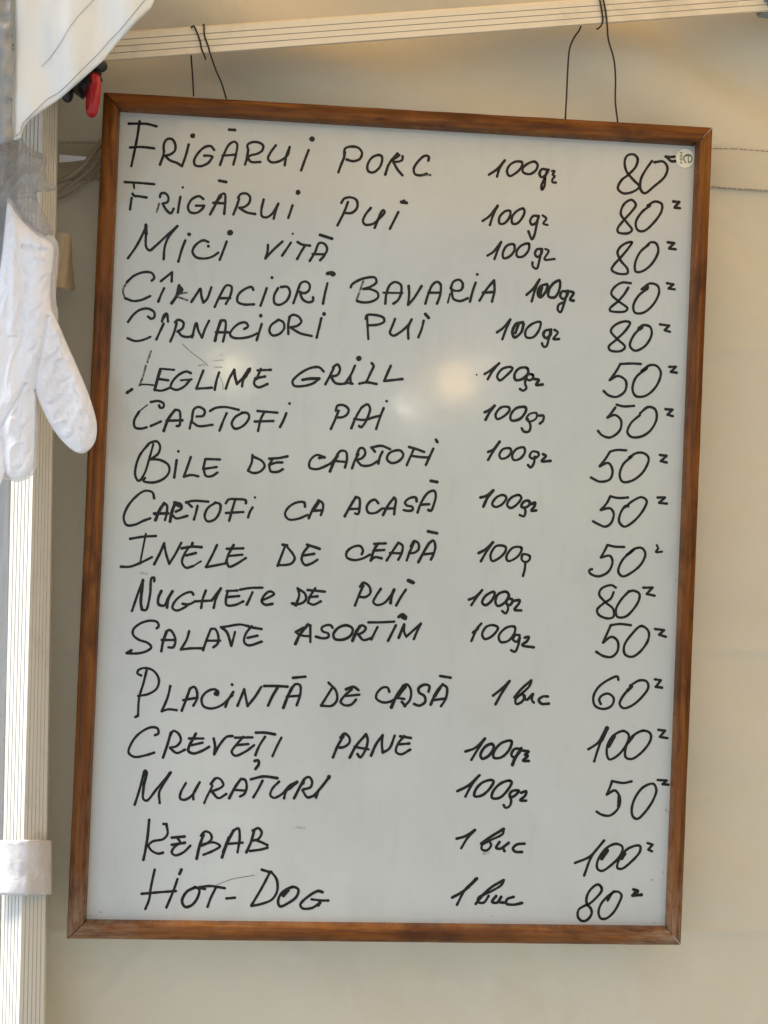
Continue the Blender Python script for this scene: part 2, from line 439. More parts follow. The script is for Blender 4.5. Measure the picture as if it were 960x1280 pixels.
# lower strap wrapped round the pole
def band(name, ya, yb, mt, parent, xl=-30, xr=63):
    vs_, fs = [], []
    prof = [(xl, -.020), (0, -.043), (12, -.048), (24, -.050), (34, -.049), (46, -.040), (57, -.027), (62, -.018), (xr, -.006), (60, .012)]
    nn, mm = 40, 16
    for j in range(mm+1):
        for i in range(nn+1):
            t = i/nn*(len(prof)-1); k = min(int(t), len(prof)-2); u = t-k
            x = prof[k][0]*(1-u)+prof[k+1][0]*u; Y = prof[k][1]*(1-u)+prof[k+1][1]*u
            y = ya+(yb-ya)*j/mm+1.2*noise.noise(Vector((x*.05, j*.1, 1)))
            Y -= .0016*noise.noise(Vector((x*.07, y*.06, 3)))+.0006*noise.noise(Vector((x*.25, y*.2, 3)))
            vs_.append(P(x, y, Y))
    for j in range(mm):
        for i in range(nn): fs.append((j*(nn+1)+i, (j+1)*(nn+1)+i, (j+1)*(nn+1)+i+1, j*(nn+1)+i+1))
    o = mesh(name, vs_, fs, mt, parent)
    so_ = o.modifiers.new('s', 'SOLIDIFY'); so_.thickness = .0016; so_.offset = 1
    return o
sp = band('pole_strap', 1050, 1118, M['strap'], None)
tag(sp, 'pale crumpled cloth strap wrapped around the white pole near the bottom', 'strap')
# ------------------------------------------------------------------ beam
beam = empty('canopy_beam', 'cream fluted metal roof bar slanting above the whiteboard with wires over it', 'tent bar', (0, 0, .4))
def hl(xa, ya, xb, yb, Y, Y2=None):
    f = lambda x: ya+(yb-ya)*(x-xa)/(xb-xa)
    return (P(60, f(60), Y), P(1120, f(1120), Y if Y2 is None else Y2))
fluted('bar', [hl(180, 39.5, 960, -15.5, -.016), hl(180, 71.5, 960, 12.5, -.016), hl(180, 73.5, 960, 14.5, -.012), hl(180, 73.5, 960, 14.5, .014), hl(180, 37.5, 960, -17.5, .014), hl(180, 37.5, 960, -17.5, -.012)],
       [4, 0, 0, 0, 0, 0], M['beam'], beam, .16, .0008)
def box(name, c, s, mt, parent=None, rot=(0, 0, 0), bev=.002):
    import bmesh
    bm = bmesh.new(); bmesh.ops.create_cube(bm, size=1)
    for v in bm.verts: v.co = Vector((v.co.x*s[0], v.co.y*s[1], v.co.z*s[2]))
    bmesh.ops.bevel(bm, geom=bm.edges[:], offset=bev, segments=2, affect='EDGES')
    R_ = Euler(rot).to_matrix()
    for v in bm.verts: v.co = R_ @ v.co + Vector(c)
    me = bpy.data.meshes.new(name); bm.to_mesh(me); bm.free()
    return auto_smooth(link(name, me, mt, parent), 40)
box('bar_joint', P(984, 0, -.012), (.05, .045, .022), M['joint'], beam, (0, .06, 0), .004)
# ------------------------------------------------------------------ wires
def wire(name, label, strands):
    w_ = empty(name, label, 'wire', tuple(P(*strands[0][0])), 'iron wires that hang the whiteboard from the bar')
    for s in strands: tube('strand', [P(a, b, Y) for a, b, Y in s], .00085, M['wire'], w_, 6)
fy = -.0175
wire('hanging_wire', 'black wire looped over the bar near its left end, holding the whiteboard', [
    [(238, 37, .01), (239.5, 34, fy), (242.5, 33, fy), (246, 40, fy), (250, 51, fy), (252, 61, fy), (256, 71, fy), (257, 74, -.01)],
    [(253, 34, .0), (255, 31, fy), (255.5, 44, fy), (260, 57, fy), (263, 68, fy-.001), (270, 88, -.012), (277, 104, -.004), (283, 124, .006)],
    [(239, 68, .004), (239.6, 80, .004), (241, 100, .004), (242, 120, .006)]])
wire('hanging_wire', 'black wire looped over the bar above the right part of the whiteboard', [
    [(748, -8, .0), (749, -4, fy), (752, 12, fy), (753.5, 24, fy), (752, 31, fy), (748, 35.5, fy), (745.5, 36, fy)],
    [(752, -12, .0), (753, -6, fy), (757, 14, fy), (759, 32, fy), (760.6, 50, -.012), (767.5, 75, -.006), (769.4, 100, 0), (769.2, 127, .003), (772.5, 155, .006)],
    [(726, 33, .006), (724, 38, .005), (717.5, 47.5, .004), (712, 61, .004), (709.8, 85, .004), (708.4, 115, .004), (706.6, 150, .006)]])

# ------------------------------------------------------------------ whiteboard
board = empty('menu_whiteboard', 'large whiteboard in a brown wooden frame with a handwritten black marker menu and prices', 'whiteboard', (0, 0, -.407))
FY = -.012
OC = [(127.5, 112.5), (893, 157), (853, 1184), (81, 1176)]
IC = [(147.5, 134), (874, 177.5), (836, 1163), (104.5, 1155)]
o3 = [P(a, b, FY) for a, b in OC]; i3 = [P(a, b, FY) for a, b in IC]
rail_prof = [(0.0, .022), (0.0, .0065), (.05, .0030), (.15, .0004), (.5, -.0007), (.86, 0), (.95, .0010), (1.0, .0035), (1.0, .0118)]
for r_i in range(4):
    A, B = o3[r_i], o3[(r_i+1) % 4]; a, b = i3[r_i], i3[(r_i+1) % 4]
    segs = 70; vs_, fs, uv, wear = [], [], [], []
    mlen = (B-A).length
    for s in range(segs+1):
        t = s/segs
        # keep mitre faces a hair apart
        t2 = .0005/mlen+t*(1-.001/mlen)
        for k, (u, d) in enumerate(rail_prof):
            p = A.lerp(B, t2).lerp(a.lerp(b, t2), u)
            if k in (1, 2, 3, 5, 6, 7):
                p = p+Vector((noise.noise(Vector((s*.35, k*.2, r_i*7)))*.00025, 0, noise.noise(Vector((s*.35, k*.2+9, r_i*7)))*.00025))
            vs_.append(p+Vector((0, d, 0))); uv.append((t*mlen+r_i*1.7, u*.017+r_i*.31))
            dist = min((p-o3[2]).length, (p-o3[3]).length)
            wear.append(max(0, 1-dist/.075)*.75+max(0, 1-dist/.25)*.25+(.18 if u > .9 else 0)+(.35 if r_i == 2 and u < .25 else 0)*max(0, noise.noise(Vector((t*9, 0, 2)))+.3))
    K = len(rail_prof)
    for s in range(segs):
        for k in range(K-1): fs.append((s*K+k, s*K+k+1, (s+1)*K+k+1, (s+1)*K+k))
        fs.append((s*K+K-1, s*K, (s+1)*K, (s+1)*K+K-1))
    fs += [tuple(range(K))[::-1], tuple(range(segs*K, segs*K+K))]
    o = mesh('frame_rail', vs_, fs, M['wood'], board, True, uv)
    at = o.data.attributes.new('wear', 'FLOAT', 'POINT'); at.data.foreach_set('value', wear)
    auto_smooth(o, 50)
# panel
pc = [P(a-6*sx, b-6*sz, 0) for (a, b), sx, sz in zip(IC, (1, -1, -1, 1), (1, 1, -1, -1))]
bk = [p+Vector((0, .006, 0)) for p in pc]
mesh('writing_surface', pc+bk, [(3, 2, 1, 0), (4, 5, 6, 7), (0, 1, 5, 4), (1, 2, 6, 5), (2, 3, 7, 6), (3, 0, 4, 7)], M['whiteboard'], board, False)

# ---- handwriting
INK = r'''#FRIGĂRUI PORC|dish_name
@150 140 4.8
118,55 100,170 68,325/52,70 110,70 165,72 220,86/60,213 130,210 205,218/262,200 262,250 240,316/264,240 262,200 280,165 310,162 330,190 330,230 300,255 270,262/270,262 300,290 340,305 372,325/372,325 395,260 412,195/o437,143,16/565,228 545,205 510,210 470,245 445,290 450,318 485,325 530,305 555,270/505,262 535,262 555,268/600,318 625,250 655,195 685,178 702,190 697,250 680,315/615,262 690,256/w1.1 655,106 690,108/750,316 762,275 768,235/770,232 765,198 790,182 830,182 858,200 855,228 825,250 790,258 764,270/764,270 785,298 842,300/935,200 905,240 888,280 905,300 940,300 975,285 1005,258 1018,210/1018,210 998,262 988,320
@350 140 4.8
172,228 150,285 127,350/o192,162,17/350,362 365,320 385,270 390,240/385,255 390,220 425,207 470,215 492,245 480,280 440,295 400,285/590,258 550,275 525,320 530,355 560,362 595,335 612,295 610,265 590,258/632,375 650,320 672,285 705,248/665,292 700,272 715,258/735,265 735,285 710,298 680,298/680,300 705,345 735,380/890,292 893,268 870,262 830,295 803,340 810,372 845,380 880,370/d 865,378 903,378
#FRIGĂRUI PUI|dish_name
@150 140 4.8
28,420 110,425 205,433/w.8 82,430 85,458/75,490 85,503 110,505 160,513/70,515 66,540 60,585/240,510 245,490 270,487 290,510 285,540 255,550/d 235,550 220,600/255,550 280,590 305,608 322,580/362,510 355,550 347,603/o377,452,8/500,522 475,505 430,525 408,570 420,600 460,605 495,580 505,562/455,562 505,562/540,615 570,560 600,500 628,490 632,530 625,612/560,545 628,548/w1.3 578,540 604,505/w1.1 595,412 637,420/680,615 700,565 715,520/708,515 725,492 760,490 780,510 775,545 745,570 715,575/720,578 760,602 812,612/862,525 848,590 852,625 880,632 915,608 950,550/950,550 935,590 922,640
@350 140 4.8
75,560 62,600 50,635/o108,482,16/368,545 385,520 425,512 460,530 462,575 430,605 382,605/408,540 385,600 345,680/545,575 510,620 498,655 510,675 560,670 600,635 628,600 620,588 605,605 590,640 568,695/710,600 690,640 660,700/w1.2 728,540 760,545/o743,535,12
#MICI VITĂ|dish_name
@150 280 4.8
48,205 100,130 150,30 158,5 155,70 158,140 178,158 215,130 290,60 345,12/345,12 290,80 268,140 262,212/w1.2 155,5 157,60/392,98 372,150 350,225/o415,62,12/530,108 500,98 455,125 435,165 455,198 510,207 555,195 590,172/o530,133,10/640,105 620,160 598,215/o660,52,19/888,125 885,165 872,207/872,207 915,160 975,105
@350 280 4.8
65,112 40,150 12,190/o77,58,7/105,108 130,122 180,130/150,130 125,170 103,210/178,222 210,170 235,115 265,118 283,150 265,190 240,218/195,180 265,182/w1.2 240,65 312,88
#CÎRNACIORI BAVARIA|dish_name
@150 280 4.8
190,340 205,325 192,295 150,288 85,310 40,350/d 40,350 18,400 30,445/30,445 80,462 130,455 182,432/265,385 248,420 230,465/245,343 280,315 312,290/312,290 310,345/w1.3 355,370 340,430 310,475/w1.2 352,375 372,395 350,420/d 350,420 400,412/d 340,435 403,457/428,468 460,420 482,388 488,430 500,472/500,472 522,450 548,380/568,498 600,430 640,368 668,375 665,420 635,480/600,445 660,445/800,395 790,378 750,390 710,425 705,465 740,482 805,482/880,385 865,430 843,490/o912,322,10/948,385 925,430 928,475 955,485 1000,460 1020,410 1005,378 965,378
@350 280 4.8
80,475 100,420 112,380/112,385 125,355 155,345 178,365 172,400 145,415 115,405/120,410 135,450 170,470 198,460 198,440/285,355 270,415 258,478/o318,300,17/w1.4 285,297 310,292/425,380 430,365 490,330 570,322 578,350 545,375 500,390/500,390 545,392 585,412 588,440 550,465 495,470 462,462/d 500,345 480,400 458,458/632,478 638,420 660,365 690,348 725,365 725,420 705,460 680,478/w.8 620,412 735,414/772,372 775,420 768,485/768,485 800,450 850,372/872,478 890,420 915,365 942,347 962,360 962,420 942,478/890,412 955,412
@540 280 4.8
w.7 95,472 108,420/112,385 130,345 165,335 185,360 175,395 135,400 115,390/118,405 130,450 170,462 215,445/262,352 245,400 228,465/o272,302,9/285,460 325,395 372,338/372,338 375,400 360,465/305,412 372,408
#CÎRNACIORI PUI|dish_name
@150 280 4.8
48,588 80,545 120,515 170,508 205,530 205,560 185,568 168,555/w.9 45,685 90,702 140,695 182,677/262,598 240,645 218,693/252,585 265,545 280,537 288,585/w1.2 258,565 276,540/302,705 325,650 340,595/330,590 350,575 380,590 375,625 345,645/350,645 370,670 410,678 440,665/432,680 458,595 470,640 492,682/492,682 510,630 535,580/w1.2 570,700 585,640 605,580/605,580 630,580 632,640 618,705/575,650 650,650/745,630 768,615 755,592 720,595 680,625 660,660 675,680 730,685 790,672 825,655/850,600 835,650 820,698/o845,550,12/950,575 905,610 897,645 915,668 955,660 985,625 980,590 955,575
@350 280 4.8
50,660 50,600 58,558/55,560 75,545 110,555 128,585 105,610 60,620/65,622 120,655 190,672/248,565 235,620 220,682/o265,540,13/w.9 530,690 527,640 522,550/515,570 520,548 565,545 620,562 625,585 590,603 525,608/690,570 675,610 660,655 680,670 720,650 770,605 790,572/790,572 770,620 770,688/862,580 850,630 830,680/w1.2 872,540 892,563
#LEGUME GRILL|dish_name
@150 430 4.8
d 185,45 165,110/d 155,130 140,190/d 136,200 117,250/w.7 125,243 160,243 200,247/w1.2 42,292 72,272/w1.2 240,160 225,210 208,275/208,275 250,280 300,262/w.8 240,148 325,155/235,210 290,218/425,175 400,165 360,180 315,225 305,260 340,275 385,255 420,215/w.8 365,218 430,212/500,160 480,210 458,268/458,268 515,265 552,262/595,170 580,215 568,275/635,268 655,210 685,155/w1.2 685,155 690,195 702,240/702,240 740,200 780,148/w1.6 775,155 745,200/760,190 740,215 732,255/825,158 905,155/845,150 820,210/815,205 870,195/812,205 805,240 830,260 885,240
@350 430 4.8
262,165 235,140 180,145 110,185 75,225 85,250 140,252 200,235 235,208/w1.2 135,215 180,208 235,208/272,242 300,190 322,145/318,140 345,122 360,150 345,185 305,195/305,195 330,232 360,240 400,235/450,130 425,185 395,230/w1.1 420,195 425,238/395,230 435,238/o473,87,17/550,115 562,130 545,170 520,225/475,238 520,230 580,240/665,130 645,175 625,222/625,222 690,215 735,210
#CARTOFI PAI|dish_name
@150 430 4.8
185,348 230,342 262,358 260,380 240,382 235,368/w.5 165,365 120,400/115,405 85,460 90,500 125,508 160,500/185,492 245,465/w1.2 262,522 290,450 330,395/330,395 355,400 362,440 355,490 340,492/w1.1 280,460 375,458/w.9 418,508 428,460/430,462 445,390 475,378 508,400 500,430 460,435/435,470 470,492 555,485/540,402 570,385 630,378 712,395/640,415 620,460 597,520/730,415 690,440 670,480 690,508 740,490 775,440 765,415 730,412/825,402 945,412/865,410 845,450 828,522/808,465 920,462
@350 430 4.8
38,415 20,460 0,498/o57,357,9/305,510 330,455 352,400/335,400 345,370 385,368 412,395 400,425 370,440 335,440/428,505 455,440 490,380/490,380 525,362 540,385 530,430 505,480 485,500 475,492/445,450 510,455 560,440 600,430/622,385 600,440 577,510/o640,343,9
#BILE DE CARTOFI|dish_name
@150 550 4.8
175,20 120,90 95,160 92,215 110,245 130,235/185,15 220,8 240,35 230,80 180,118/w.9 200,25 175,115 150,195 125,238/180,115 240,120 290,150 295,190 265,230 200,255 140,245 150,228/340,120 333,170 325,225/o350,68,9/425,102 405,160 383,220/383,220 430,210 470,218/515,114 600,117/512,115 500,170/500,174 580,162/502,178 515,215 550,217 585,195/795,90 790,135 768,185/795,98 850,125 868,155 840,190 800,198 768,185/895,112 955,108 1005,98/918,110 895,150/895,150 940,135 975,135/895,155 905,188 950,190 977,175
@350 550 4.8
w1.1 235,108 265,102/268,105 220,90 180,125 178,165 220,175 265,160 310,135 345,90/w1.2 345,95 320,140 300,188/345,85 365,65 395,70 402,110 390,165/325,125 395,132/432,170 450,120 470,85/460,90 480,50 500,50 512,80 490,110 460,118/460,120 490,152 540,152 590,125/548,45 610,35 660,55/548,45 570,70/615,70 600,100 590,142/700,62 655,80 642,115 670,138 715,125 740,90 725,65 700,62/775,42 820,55 865,72/800,62 780,105 760,152/790,95 840,102 890,105/920,52 900,95 875,150/w1.1 936,-2 944,12
#CARTOFI CA ACASĂ|dish_name
@150 550 4.8
205,350 195,315 150,305 90,345 40,410 22,470 40,510 90,508 140,485 182,470/w1.3 213,480 238,420 265,380/265,380 280,390 282,430 270,480/w1.2 205,442 290,440/w1.2 300,490 312,430 332,375/325,375 365,385 370,410 335,430/w1.1 340,390 362,400/315,450 335,470 405,455/395,375 440,365 530,370/400,372 432,402/465,395 455,440 443,478/570,378 525,410 508,460 525,488 570,475 600,425 600,385 570,375/635,380 650,358 700,355 755,362 755,380/690,362 670,430 655,485/635,438 740,432/795,405 780,430 768,465/o810,345,8
@350 550 4.8
150,400 145,375 100,375 50,405 30,445 50,475 100,475 165,450/172,470 200,410 230,365/w1.4 205,410 228,375/230,362 255,378 258,410 245,450/195,425 250,422/w1.1 388,458 420,400 455,342/455,342 475,350 478,400 468,445 450,440/410,415 475,412/590,380 570,358 540,370 520,405 530,435 570,438 615,410/w1.1 618,450 650,390 685,345/685,345 695,360 690,400 685,445/625,412 690,410/820,368 815,345 775,350 750,375 760,392 795,402 795,420 765,425 742,420/825,435 850,370 890,315 925,305 935,330 925,380 905,425 890,420/850,388 895,385/w1.2 905,245 943,252
#INELE DE CEAPĂ|dish_name
@150 660 4.8
60,65 140,52 215,48/w.8 155,35 140,110 120,215/5,232 60,232 120,210 192,175/w1.1 205,218 240,150 265,92/265,92 275,150 295,215/295,215 330,160 368,88/w1.1 370,122 430,112 490,115/w1.1 435,90 430,112/412,115 385,160 372,205 395,238 440,228/w.7 440,228 485,200/395,165 455,150/582,102 555,160 515,235/515,235 570,225 635,212/640,125 740,122/w1.1 682,102 670,122/672,122 650,160 638,200/650,168 735,160/638,200 655,232 700,215 755,180/945,228 965,175 992,105
@350 660 4.8
w1.1 15,100 42,105/40,110 80,160 88,185 70,212 30,222 -10,222/w1.1 162,100 200,112 238,125/175,105 140,150 130,190 150,222 190,212 225,190/140,165 205,155/490,158 498,135 480,108 435,115 400,145 400,175 440,192 490,185 540,160/w1.1 590,92 565,130 545,195/565,95 635,92/565,135 625,132/545,192 570,175 610,182/640,195 675,140 710,88/710,88 735,105 730,150 710,190/660,150 725,152/760,195 780,140 805,85/785,110 805,78 830,92 830,130 800,150 775,148/w1.1 830,205 865,140 895,90/895,90 920,75 932,110 920,160 905,190/860,158 920,152/w1.2 888,20 943,32
#NUGHETE DE PUI|dish_name
@150 660 4.8
72,498 105,400 138,312/w1.2 138,312 130,380 125,450 132,490/132,490 155,492 180,400 190,300 205,298 205,320/w1.1 248,378 230,420 232,458 265,465 290,420 315,380/315,380 290,430 282,478/440,400 430,385 385,395 330,440 315,480 340,495 390,475 415,455/375,455 415,458 450,440/515,375 495,430 487,480/450,440 500,438 550,435/605,362 575,425 562,480/w1.1 550,435 600,370/640,378 705,375/645,385 635,430 640,462 690,462 740,440/640,415 715,408/720,370 780,360 855,358/795,385 775,430 760,460/855,432 890,418 925,395 900,380 865,405 850,440 870,460 915,455
@350 660 4.8
105,360 115,400 95,465/105,362 150,395 155,430 120,455 75,452/w1.1 72,452 98,465/165,372 270,382/212,362 180,410 168,445/175,415 225,410/168,448 200,460 245,440/450,465 475,400 500,345/480,352 500,328 535,350 542,390 510,415 475,412/605,365 575,410 560,445 580,462 625,450 670,400/w1.2 685,370 672,400 663,450/755,370 725,415 697,465/w1.4 770,315 800,328
#SALATE ASORTIM|dish_name
@150 740 4.8
220,218 232,205 222,180 180,172 120,190 80,225 78,255 110,285 165,305 188,330 165,352 110,368 40,368/w1.1 40,366 68,350/w1.1 248,355 258,300 280,235/280,235 300,228 325,260 332,300 318,332 290,332/250,288 330,288/415,235 400,285 365,345/365,345 430,338 500,338/498,350 520,285 545,222/545,222 570,222 590,265 585,310 560,332/520,292 600,292/605,212 650,205 720,195 770,205/w1.1 612,215 640,240 668,322/690,240 680,280 668,322/775,210 850,222/790,205 755,250 745,300 770,320 850,298/765,275 825,262
@350 740 4.8
w1.2 92,312 120,255 168,195/182,200 182,300/105,250 135,262 180,265/w1.1 95,240 140,215/315,215 305,200 275,200 250,215 255,235 290,250 290,270 260,278 215,268/w1.1 400,200 350,215 320,255 330,282 380,285 425,260 435,220 400,200/w1.2 435,292 455,245 480,205/455,235 490,200 515,215 500,240 465,255/470,255 500,288 550,275/585,210 565,250 548,285/530,182 600,182 685,178/695,200 670,250 648,293/w1.1 712,275 730,230 745,195/745,195 745,240 758,268/758,268 800,230 845,190/845,190 825,230 803,283/w1.2 712,150 735,135 755,150/w1.3 735,152 752,158
#PLACINTĂ DE CASĂ|dish_name
@150 820 4.8
127,117 105,105 110,85 150,72 200,88 233,140 220,195 170,228 108,240/160,85 140,165 115,250 108,355/108,358 92,366/302,180 285,250 250,332/250,332 290,320 340,325/w1.1 370,328 395,265 420,195/420,195 445,185 462,215 460,260 440,298/378,265 465,250/585,235 590,215 565,200 520,215 490,255 500,300 545,315 600,300 645,265 680,215/o575,226,15/675,235 655,255 632,305/o672,172,10/w1.1 705,298 725,250 745,200/745,200 755,250 765,300/765,300 810,245 848,185/w1.1 865,180 930,180 1005,184/w1.1 945,190 915,240 888,298
@350 740 4.8
w1.2 20,695 45,630 72,575/72,575 95,552 120,560 122,610 100,680/40,628 120,622/w1.1 78,515 152,508
@370 820 4.8
195,160 240,210 245,265 215,298 150,298/215,195 180,250 150,298/w1.1 300,200 345,185 375,205/335,200 290,240 268,275 290,295 330,292 360,262/300,240 380,232/560,215 550,190 520,190 485,225 482,255 520,278 560,275 600,255/w1.2 572,308 600,245 640,185/w1.4 615,235 655,185/640,180 665,170 688,200 685,260 650,302/600,250 650,258/w1.1 635,275 655,300/w1.1 795,215 800,180 770,172 735,195 740,220 770,240 775,275 740,298 708,288/w1.1 808,292 840,220 880,170/w1.2 835,240 865,190/880,170 905,190 900,250 870,302/820,265 900,255/865,120 928,130
#CREVEȚI PANE|dish_name
@150 820 4.8
210,475 230,465 225,435 185,428 110,470 65,530 52,580 85,605 145,598 205,580/w1.1 258,610 285,530 305,460/300,480 320,450 350,465 365,505 340,540 300,550/300,552 340,582 390,562/w1.1 455,465 440,495 415,540 410,570 440,585 490,570 535,545/415,495 500,495/430,535 495,520/w1.1 562,495 570,540 565,590/565,590 600,530 640,485 675,480/690,490 795,488/740,485 700,530 670,575 690,598 750,575 805,535/700,535 770,528/w1.1 815,460 870,460 930,470/870,485 835,540 812,595/w1.1 808,630 830,626 832,650 812,678/968,490 940,545 915,600
@370 820 4.8
w1.1 222,608 250,540 285,480/265,490 290,465 320,490 320,520 290,545 262,550/w1.1 322,610 360,540 420,470/w1.1 420,470 430,500 418,560 385,608 368,588/350,545 435,560/w1.1 450,598 480,530 520,475/520,475 515,530 520,580/520,580 560,555 592,478/w1.1 625,482 690,492/650,480 610,530 600,575 630,590 685,562/620,530 680,525
#MURĂTURI|dish_name
@150 930 4.8
88,365 115,280 145,165/w1.3 150,162 158,170 142,250/142,250 140,330 160,340 220,270 305,170/305,170 255,250 235,290 238,355/w1.3 300,175 260,235/395,235 365,290 360,325 385,335 430,310 478,230/465,250 440,300 440,332/w.9 505,355 520,320 555,250/545,240 575,205 600,210 620,245 600,265 545,285/555,290 590,325 638,300/w1.1 655,325 690,260 725,210/725,210 750,215 760,260 745,300 720,315/680,275 755,280/w1.1 785,212 860,195 945,205/855,220 830,270 800,320
@330 940 4.8
90,178 50,220 38,260 60,275 110,250 155,200 198,180/w1.3 198,180 150,220/150,215 130,240 120,278/w1.1 180,278 210,220 240,165/235,190 245,160 270,150 288,175 280,210 235,225/230,228 260,272 300,262/w1.1 300,262 345,210 388,155/325,235 312,275/o390,150,14
#KEBAB|dish_name
@150 930 4.8
w1.1 175,455 165,560 150,650 140,695/260,480 280,480/278,480 285,540 260,570 195,585 172,610 190,640 230,658 258,652/w1.1 310,562 388,555/345,565 360,590 325,620 310,650 330,668 380,650 422,610/w1.1 310,605 345,600 390,592/w1.2 460,688 475,620 500,545/485,550 510,525 540,535 550,565 530,590 490,610/500,602 560,590 600,612 560,640 500,665/w1.2 612,680 640,600 680,520/680,520 710,506 718,560 705,650/635,600 735,592/w1.3 620,650 655,560/w1.1 758,650 785,590 805,520/795,520 830,505 850,530 830,570 800,580/810,575 850,590 885,607/885,622 850,632 780,642
#HOT-DOG|dish_name
@150 1020 4.8
208,322 185,430 175,500 152,558/130,467 230,458 335,450/w1.2 368,322 357,348/345,378 320,450 278,550/w1.1 450,428 400,455 372,510 390,545 430,535 465,490 475,440 450,426/475,428 540,420 628,433/482,432 510,438/575,430 545,490 525,545/638,495 690,490
@300 1060 4.8
w1.1 130,130 180,145/180,145 130,240 68,345/185,140 220,190 222,260 190,310 130,335 68,348/w1.1 310,235 250,270 228,320 240,350 290,330 340,290 350,250 330,235 310,235/w1.4 260,285 290,250/w1.1 495,265 470,258 410,290 362,340 375,362 430,360 480,330/430,308 490,315 530,315/480,318 470,345
#100gr|portion
@590 170 6.4
135,310 200,265 262,195/262,195 220,260 200,325/400,210 350,205 300,235 280,285 300,320 345,300 395,250 400,210/500,205 440,225 405,260 410,290 460,305 510,275 525,230 500,205/w1.1 600,270 560,265 540,300 555,330 590,310 612,270/600,285 580,340 555,400 560,430 580,400 585,340/w.9 640,280 662,280 645,310 662,320 642,350 645,370 672,372
#100gr|portion
@590 170 6.4
85,680 140,640 205,558/205,558 170,630 143,712/305,600 270,600 220,650 222,700 255,700 300,650 305,600/410,580 360,600 320,650 325,700 360,700 410,640 420,600 410,580/530,640 490,640 465,680 480,710 515,690 535,640/530,650 515,720 500,790 480,826 451,762/w.9 565,635 595,660 570,700 605,712
#100gr|portion
@540 280 4.8
333,190 370,165 415,108/415,108 395,155 375,210/490,122 450,130 425,175 430,205 465,195 495,155 490,122/580,118 535,130 508,165 512,195 545,195 580,155 580,118/655,150 630,152 618,180 632,198 655,180 660,150/658,155 645,215 628,268 605,255 603,230/w.9 680,150 700,160 675,212 735,210
#100gr|portion
@540 280 4.8
567,425 605,390 645,333/645,333 620,390 598,465/w1.1 690,360 650,375 635,420 650,440 680,410 695,370/w1.1 660,380 650,425/w1.1 765,340 730,355 700,400 700,435 735,440 765,390 765,340/w1.1 810,405 780,405 770,435 790,450 812,425 815,400/812,410 795,470 770,530 755,515 760,485 790,470/w1.1 830,405 850,412 828,455 850,460
#100gr|portion
@540 280 4.8
390,650 425,625 470,573/470,573 445,630 422,692/w1.2 545,590 505,600 482,650 495,680 535,650 550,600/w1.1 520,600 500,655/650,588 600,600 562,640 565,678 605,680 645,630 650,588/w1.1 710,635 680,640 668,665 685,685 710,665 715,632/712,640 700,690 685,735 668,735 660,715/735,635 755,650 728,690 762,690
#100gr|portion
@560 430 4.8
w.6 o172,185,6/220,180 260,155 308,115/308,115 265,165 238,212/375,138 325,150 295,195 310,218 350,190 388,145 375,138/w1.1 475,145 430,145 400,180 405,215 445,210 480,175 475,145/510,185 485,180 470,205 490,218 512,200 508,185/470,200 462,235 470,265 450,280 432,270/w1.1 515,210 545,215 528,245 568,243
#100gr|portion
@560 430 4.8
w1.1 220,410 250,395 280,370/w1.1 280,370 250,410 225,455/365,380 320,380 285,425 295,450 340,430 370,395 365,380/w1.1 465,380 410,385 375,430 380,458 430,450 468,400 465,380/w.9 530,415 490,420 470,450 490,465 530,445 530,415/478,450 495,490 485,525 455,525 442,505/545,430 572,430 570,460 550,478
#100gr|portion
@560 550 4.8
w1.1 240,72 275,55 310,10/310,10 270,70 240,120/370,50 330,55 308,90 320,112 360,100 380,65 370,50/455,45 410,55 385,95 395,120 435,110 462,70 455,45/540,75 505,70 490,100 515,112 545,90 540,75/520,100 515,140 495,165 480,150/w1.1 570,85 588,95 562,127 615,125
#100gr|portion
@560 550 4.8
w1.1 195,345 230,335 272,302/w1.1 272,302 235,350 212,400/330,330 290,345 265,385 285,402 325,385 350,345 330,330/425,330 375,350 355,390 375,408 415,385 440,345 425,330/w1.1 485,365 455,370 440,400 465,405 490,385 485,365/458,405 465,430 455,458 430,450/w1.1 500,385 522,375 520,395 500,425 530,422
#100g|portion
@560 670 4.8
w1.1 183,103 225,80 270,38/270,38 230,95 197,152/345,65 290,60 255,115 265,150 310,130 345,90 345,65/440,70 390,70 350,125 360,150 410,130 440,90 440,70/490,120 450,110 442,140 465,158 490,140 490,120/465,155 460,200 450,240
#100gr|portion
@560 670 4.8
w1.1 125,382 165,365 205,325/205,325 170,370 140,415/w1.1 275,335 225,360 205,400 225,415 260,390 280,350 275,335/w1.1 350,335 300,350 285,400 300,420 345,395 365,355 350,335/w1.1 385,380 360,375 350,405 370,415 390,390/357,410 360,440 345,465 325,450/w1.1 400,388 430,385 425,405 400,442 440,447
#100gr|portion
@560 670 4.8
200,525 175,555 140,630/w1.1 150,580 180,555/270,535 230,545 205,590 220,618 265,600 300,550 270,535/400,545 350,550 305,600 315,635 360,630 400,580 400,545/430,595 405,595 390,620 410,635 432,610/430,610 420,660 400,695 378,685/w1.1 460,610 485,605 475,630 445,655 515,668
#1 buc|portion
@560 830 4.8
270,190 320,150 370,102/w1.1 370,102 325,170 285,242/w1.1 400,200 440,150 500,98/500,98 490,130 440,180 405,215 410,240 445,225 460,190 440,180/w1.1 455,195 470,215 510,180/510,180 503,215 515,232/w1.1 600,195 570,195 545,215 560,238 605,238
#100gr|portion
@560 830 4.8
w1.1 105,525 160,505 222,448/222,448 180,510 140,575/w1.2 265,480 225,495 195,545 205,568 245,550 275,500 265,480/w1.1 380,462 320,475 275,530 275,562 320,560 370,510 380,462/w1.1 435,510 400,510 380,545 395,560 430,530 440,505/w1.4 425,530 400,570 387,605/w1.1 450,520 485,525 460,545 480,550 450,580 485,582
#100gr|portion
@540 940 4.8
